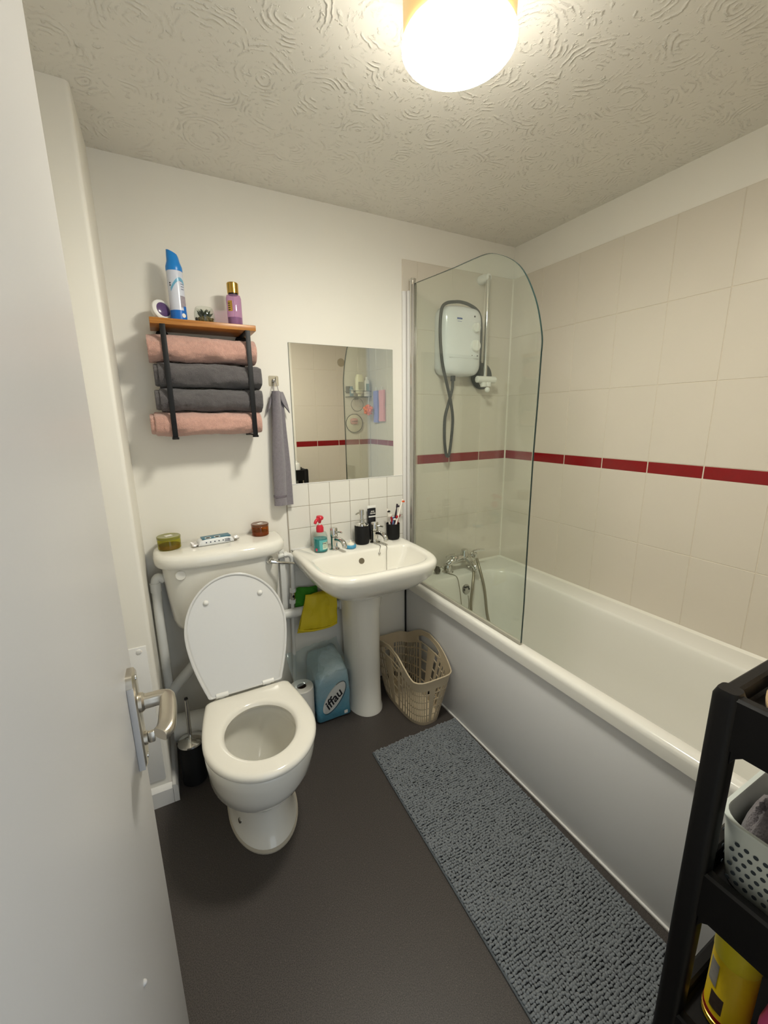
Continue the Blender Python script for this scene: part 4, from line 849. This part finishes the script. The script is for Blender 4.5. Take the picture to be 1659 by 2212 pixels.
# ================================================================== BATH MAT
mt = thing('bath_mat', 'long slate grey chenille bath mat along the bath', 'mat', (-.88, -1.05, 0))
MA = Vector((-1.089, -.458)); MU = Vector((.430, -.002)).normalized(); MV = Vector((-.033, -1)).normalized(); MWd, ML = .4185, 1.06
def mp_(u, v): p = MA+MU*u+MV*v; return p.x, p.y
def mwave(u, v): return .0025*math.exp(-((v-.545-.03*math.sin(u*9))**2)/.0006)*(1 if .2 < u < .4 else .2)
obj('backing', G().loft([[(*mp_(u, v), z) for u, v in ((0, 0), (MWd, 0), (MWd, ML), (0, ML))] for z in (.001, .006)], True, True), mat('mat_backing', (78, 82, 86), .9), mt, smooth=0)
tg = G(); base = []
for i in range(1, 4):
    for k in range(6):
        t = PI*i/4; base.append((math.sin(t)*math.cos(2*PI*k/6), math.sin(t)*math.sin(2*PI*k/6), math.cos(t)))
bf = [(i*6+k, i*6+(k+1) % 6, (i+1)*6+(k+1) % 6, (i+1)*6+k) for i in range(2) for k in range(6)]+[tuple(range(6))]
pu_, pv_ = .0066, .0084; v = .004; row = 0
while v < ML-.003:
    u = .003+(row % 2)*.0
    while u < MWd-.002:
        uu = u+random.uniform(-.0015, .0015); vv = v+random.uniform(-.0015, .0015)+.004*noise.noise(Vector((u*9, v*9, 0))); x, y = mp_(uu, vv)
        h = .0085*random.uniform(.8, 1.15)+mwave(u, v)+.0025*noise.noise(Vector((u*11, v*11, 5))); rx, ry = .0044*random.uniform(.85, 1.15), .0042*random.uniform(.85, 1.15)
        lx, ly = random.uniform(-.003, .003), random.uniform(-.003, .003)
        tg.put([(x+b[0]*rx+lx*b[2], y+b[1]*ry+ly*b[2], .007+(h)*(.55+.55*b[2])) for b in base], bf); u += pu_
    v += pv_; row += 1
obj('chenille_tufts', tg, m_matf, mt, kind='stuff', smooth=180)
obj('edge_binding', G().tube([(*mp_(u, v), .004) for u, v in ((0, 0), (MWd, 0), (MWd, ML), (0, ML))], .0042, 8, 0, True), mat('mat_binding', (92, 97, 101), .9), mt)

# ================================================================== TROLLEY
X0, X1, Y0, Y1 = -1.035, -.675, -1.728, -1.528
tro = thing('storage_trolley', 'black plastic three-tier trolley beside the bath', 'trolley', ((X0+X1)/2, (Y0+Y1)/2, 0))
for x, y in ((X0, Y1), (X0, Y0), (X1, Y1), (X1, Y0)):
    sx = 1 if x == X0 else -1; sy = -1 if y == Y1 else 1
    ps = obj('post', G().loft([rrect(min(x, x+sx*.036), max(x, x+sx*.036), min(y, y+sy*.036), max(y, y+sy*.036), .011, 5, z) for z in (.045, .955)]
        + [rrect(min(x, x+sx*.036)+.004, max(x, x+sx*.036)-.004, min(y, y+sy*.036)+.004, max(y, y+sy*.036)-.004, .009, 5, .966)], True, True), m_troll, tro)
    cw = G().lathe([(.020, -.008), (.022, -.005), (.022, .005), (.020, .008)], (x+sx*.018, y+sy*.018, .0225), (1, 0, 0), 20).box(x+sx*.018-.012, x+sx*.018+.012, y+sy*.018-.010, y+sy*.018+.010, .035, .05, .002)
    obj('castor', cw, m_black, ps)
for zt in (.958, .640, .322):
    L = [rrect(X0+.004+i, X1-.004-i, Y0+.004+i, Y1-.004-i, .018, 6, z) for i, z in ((.0, zt-.082), (.0, zt), (.004, zt+.004), (.016, zt+.004), (.020, zt), (.020, zt-.024), (.024, zt-.028))]
    L = [rrect(X0+.03, X1-.03, Y0+.03, Y1-.03, .012, 6, zt-.082)]+L
    tray = obj('tray', G().loft(L, True, True), m_troll, tro)
    for sx, x in ((1, X0+.004), (-1, X1-.004)):
        for sy, y in ((1, Y0+.004), (-1, Y1-.004)): pass
# corner webs under each tray rim (rounded gussets seen at post joints)
for zt in (.876, .558, .240):
    obj('gusset', G().prism([(Y1-.036, zt), (Y1-.036, zt-.022), (Y1-.041, zt-.010), (Y1-.052, zt)], X0+.020, (1, 2, 0), X0+.006), m_troll, tro)
    obj('gusset', G().prism([(X0+.036, zt), (X0+.036, zt-.022), (X0+.041, zt-.010), (X0+.052, zt)], Y1-.006, (0, 2, 1), Y1-.020), m_troll, tro)

# trolley contents
shell_ = obj('beige_pouch', G().loft([[(-.925+r*1.3*math.cos(a), -1.605+r*math.sin(a)*.95, z+.008*math.sin(2*a)) for a in [2*PI*k/24 for k in range(24)]] for r, z in ((.03, .9305), (.044, .934), (.046, .95), (.036, .962), (.014, .968))], True, True).sphere((-.905, -1.575, .962), .017, 12, 8, (1.2, 1, 1)), mat('beige_fabric', (196, 168, 128), .8, var=.12, vscale=60), label='beige pouch lying in the top trolley tray', cat='pouch', smooth=70)
tn = obj('white_tub', G().lathe([(.026, .9305), (.030, .934), (.030, 1.00), (.024, 1.01), (.010, 1.013), (.010, 1.03)], (-.74, -1.64, 0), n=24), m_plast, label='white pump tub in the far end of top trolley tray', cat='tub')
wbk = thing('perforated_basket', 'white perforated plastic basket in the middle trolley tray', 'basket', (-.86, -1.625, .57))
def wring(i, z): return dense([(q[0], q[1], z) for q in rrect(-.998+i, -.712-i, -1.702+i, -1.552-i, .035, 6)], 6)
obj('basket', G().loft([wring(.014, .6125), wring(.010, .617), wring(.002, .70), wring(0, .735), wring(-.004, .737), wring(-.004, .7405), wring(.002, .7405), wring(.005, .735), wring(.013, .62)], True, True), mat('basket_white', (206, 212, 206), .35), wbk, smooth=50)
m_hole = mat('hole_dark', (52, 60, 66), .8)
hg = mesh('perforation', G().lathe([(.0034, 0), (.0034, .0008)], (0, 0, 0), (1, 0, 0), 10), m_hole)
for r in range(6):
    z = .630+.0150*r; i = .010-.008*(z-.617)/.083
    for k in range(9):
        o = bpy.data.objects.new('perforation', hg); COL.objects.link(o); o.parent = wbk; o.location = Vector((-.998+i-.0008, -1.577-.0118*k-(.006 if r % 2 else 0), z))-ROOT[wbk]
    for k in range(17):
        o = bpy.data.objects.new('perforation', hg); COL.objects.link(o); o.parent = wbk; o.rotation_euler = (0, 0, PI/2); o.location = Vector((-.968+.0132*k+(.0066 if r % 2 else 0), -1.552-i, z))-ROOT[wbk]
def cloth_lump(cx, cy, z0, rx, ry, h, seed, n=44, m=14, fold_=1, e=.35):
    L = []
    for i in range(m+1):
        t = i/m; r = max(0, math.cos(t*PI/2))**e; z = z0+h*math.sin(t*PI/2)
        co_ = lambda q: math.copysign(abs(q)**.6, q)
        L.append([(cx+rx*r*co_(math.cos(a))*(1+.03*noise.noise(Vector((math.cos(a)*3, math.sin(a)*3, seed)))), cy+ry*r*co_(math.sin(a)), z+fold_*(.008*math.sin(9*r*math.sin(a)*2+2.2*math.cos(a)+seed)+.010*noise.noise(Vector((r*math.cos(a)*4+seed, r*math.sin(a)*7, seed))))*min(1, t*2)) for a in [2*PI*k/n for k in range(n)]])
    return G().loft(L, True, True)
gt = obj('grey_towel', cloth_lump(-.915, -1.627, .665, .074, .061, .098, 3.1), mat('grey_cloth', (112, 106, 108), .95, sheen=.3, var=.12, vscale=120, bump=.8, bscale=300, bdist=.004), label='crumpled grey towel in the white perforated basket', cat='towel', smooth=80)
wt = obj('white_flannel', cloth_lump(-.782, -1.61, .645, .040, .042, .108, 7.7), mat('white_cloth', (220, 214, 210), .95, sheen=.3, bump=.8, bscale=300, bdist=.004), label='crumpled white flannel beside the grey towel in basket', cat='towel', smooth=80)
# yellow aerosol in the bottom tray
C7 = (-.940, -1.598)
ZY = .2945
yb = thing('yellow_spray_can', 'yellow spray can with red top in the bottom trolley tray', 'can', (*C7, ZY))
m_ycan = mat('can_yellow', (206, 176, 26), .35, var=.08, vscale=20)
obj('can', G().lathe([(.029, ZY+.0005), (.0335, ZY+.004), (.0335, ZY+.012), (.0325, ZY+.014), (.0325, ZY+.150), (.030, ZY+.158)], (*C7, 0), n=34), m_ycan, yb)
obj('base_ring', G().tube([(C7[0]+.033*math.cos(a), C7[1]+.033*math.sin(a), ZY+.0145) for a in [2*PI*k/30 for k in range(30)]], .0018, 6, 1, True), m_gold, yb)
obj('red_band', patch(C7, .0327, 0, 2*PI, ZY+.018, ZY+.027, 30), mat('can_red', (150, 24, 24), .35), yb)
obj('badge', patch(C7, .0328, math.radians(150), math.radians(186), ZY+.040, ZY+.075), mat('badge_dark', (70, 58, 50), .4, var=.4, vscale=150), yb)
obj('side_print', patch(C7, .0328, math.radians(128), math.radians(160), ZY+.085, ZY+.135), mat('print_silver', (140, 136, 128), .4, var=.35, vscale=120), yb)
obj('cap', G().lathe([(.0325, ZY+.150), (.0335, ZY+.155), (.0335, ZY+.195), (.031, ZY+.212), (.026, ZY+.220)], (*C7, 0), n=34), mat('cap_yellow', (212, 196, 40), .35), yb)
obj('red_top', G().lathe([(.0335, ZY+.2195), (.0255, ZY+.2235), (.020, ZY+.232), (.006, ZY+.236)], (*C7, 0), n=30).map(lambda p: Vector((C7[0]+(p.x-C7[0])*.8, C7[1]+(p.y-C7[1])*.8, p.z))), mat('top_red', (196, 44, 26), .35), yb)
pkb = thing('pink_packet', 'pink and white bottle next to yellow spray can', 'bottle', (-.96, -1.665, ZY))
obj('bottle', G().loft([rrect(-.985+i, -.925-i, -1.690+i, -1.645-i, .012, 5, ZY+z) for i, z in ((.004, .0005), (0, .004), (0, .12), (.006, .14), (.020, .16))], True, True), mat('bottle_pink', (204, 78, 130), .35), pkb)
obj('white_label', G().box(-.9858, -.9845, -1.684, -1.651, ZY+.055, ZY+.118), m_paper, pkb, smooth=0)
obj('cap', G().lathe([(.015, ZY+.158), (.015, ZY+.185), (.012, ZY+.188)], (-.955, -1.6675, 0), n=20), m_plast, pkb)

# ================================================================== SHOWER CADDY CORNER (seen in the mirror)
YC = YF
cad = thing('shower_caddy', 'black wire caddy on the tiles, seen in the mirror', 'caddy', (-.13, YC+.05, 1.55))
cg = G()
for z in (1.553, 1.600):
    cg.tube([(-.242, YC+.008, z), (-.242, YC+.095, z), (-.03, YC+.095, z), (-.03, YC+.008, z)], .003, 8, 0, True)
obj('wire_frame', cg, m_bmetal, cad)
for k in range(9): obj('base_wire', G().cyl((-.23+.0235*k, YC+.008, 1.553), (-.23+.0235*k, YC+.095, 1.553), .0018, 6), m_bmetal, cad)
obj('adhesive_plate', G().box(-.235, -.19, YC+.0005, YC+.006, 1.585, 1.645, .002), m_bmetal, cad)
obj('hanging_ring', G().tube([(-.140+.058*math.cos(a), YC+.03, 1.488+.058*math.sin(a)) for a in [2*PI*k/28 for k in range(28)]], .0022, 8, 1, True).box(-.155, -.125, YC+.0005, YC+.03, 1.53, 1.55, .002), m_bmetal, cad)
def bottle(label, x, y, z, r, h, m, mc, flip=False, sy=.65):
    t = thing('toiletry_bottle', label, 'bottle', (x, y, z), 'toiletries in the shower caddy')
    pr = [(.016, 0), (.016, .02), (r*.9, .03), (r, .06), (r, h*.8), (r*.7, h)] if flip else [(r*.9, 0), (r, .006), (r, h*.75), (r*.55, h*.86), (.012, h*.88), (.012, h)]
    g = G().lathe([(a, z+b) for a, b in pr], (x, y, 0), n=24).map(lambda p: Vector((p.x, y+(p.y-y)*sy, p.z))); obj('bottle', g, m, t)
    obj('label', G().box(x-r*.55, x+r*.55, y+r*sy-.0005, y+r*sy+.0008, z+h*.30, z+h*.66), mc, t, smooth=0); return t
bottle('pale cream shampoo bottle in the shower caddy', -.125, YC+.055, 1.556, .040, .185, mat('cream_plastic', (226, 222, 190), .3), mat('label_grey', (150, 146, 120), .5), True)
bottle('white lotion bottle at the corner end of shower caddy', -.055, YC+.055, 1.556, .028, .165, m_plast, mat('label_teal', (110, 140, 136), .5))
bottle('small blue bottle behind the white lotion bottle', -.200, YC+.05, 1.556, .018, .085, mat('bottle_blue', (80, 118, 140), .35), m_paper)
lo = G()
for k in range(90):
    d = Vector((random.gauss(0, 1), random.gauss(0, 1), random.gauss(0, 1))).normalized(); c = Vector((-.065, YC+.10, 1.44))+d*random.uniform(.02, .042)*1.0
    lo.sphere(c, random.uniform(.008, .014), 7, 5, (1, 1, random.uniform(.5, 1.2)))
lf = thing('bath_puff', 'orange mesh bath puff hanging under the shower caddy', 'bath puff', (-.065, YC+.10, 1.40))
obj('mesh', lo, mat('orange_mesh', (240, 112, 62), .8), lf, smooth=180)
obj('cord', G().tube([(-.065, YC+.10, 1.475), (-.06, YC+.098, 1.52), (-.055, YC+.096, 1.555)], .002, 6, 4), m_plast, lf)
rm = thing('round_shaving_mirror', 'round frosted shaving mirror on the end wall tiles', 'mirror', (-.165, YC+.02, 1.33))
obj('disc', G().lathe([(.078, 0), (.080, .004), (.080, .012), (.076, .014)], (-.165, YC+.0005, 1.325), (0, 1, 0), 40), mat('mirror_plastic', (206, 198, 176), .2), rm)
obj('rim', G().tube([(-.165+.08*math.cos(a), YC+.012, 1.325+.08*math.sin(a)) for a in [2*PI*k/40 for k in range(40)]], .0035, 8, 1, True), m_bmetal, rm)
obj('pink_reflection', G().loft([[(q[0], YC+y, q[1]) for q in rrect(-.205+i, -.135-i, 1.315+i, 1.37-i, .02, 5)] for y, i in ((.014, 0), (.03, .002), (.036, .01))], True, True), mat('pink_reflection', (196, 138, 130), .3), rm)  # pink block standing in for a reflection in the round mirror
def strip(name, label, y, z0, z1, w, m):
    L = [[(-.006-d, yy, z) for d, yy in ((.0, y-w), (.012, y-w), (.018, y-w*.3), (.012, y+w*.3), (.018, y+w), (.0, y+w))] for z in [z0+(z1-z0)*k/10 for k in range(11)]]
    L = [[(p[0]+.004*noise.noise(Vector((p[1]*30, p[2]*20, 1))), p[1]+.006*noise.noise(Vector((p[1]*9, p[2]*14, 4))), p[2]) for p in r] for r in L]
    t = thing(name, label, 'back scrubber', (-.02, y, z0), 'scrubbers hanging on the right wall'); obj('strip', G().loft(L, True, True), m, t, smooth=70)
    obj('loop', G().tube([(-.012, y-.01, z1), (-.010, y, z1+.03), (-.012, y+.01, z1)], .002, 6, 4), m_plast, t)
strip('back_scrubber', 'blue exfoliating scrubber strip hanging by the bath corner', -1.585, 1.33, 1.60, .045, mat('scrub_blue', (140, 146, 214), .9, bump=.6, bscale=200))
strip('back_scrubber', 'pink exfoliating scrubber strip next to the blue one', -1.475, 1.34, 1.60, .048, mat('scrub_pink', (226, 158, 166), .9, bump=.6, bscale=200))
hk2 = obj('suction_disc', G().lathe([(.034, 0), (.034, .004), (.02, .010), (.006, .014)], (-.271, YC+.0005, 1.84), (0, 1, 0), 28), m_adh, label='clear suction disc on the end wall tiles', cat='hook')
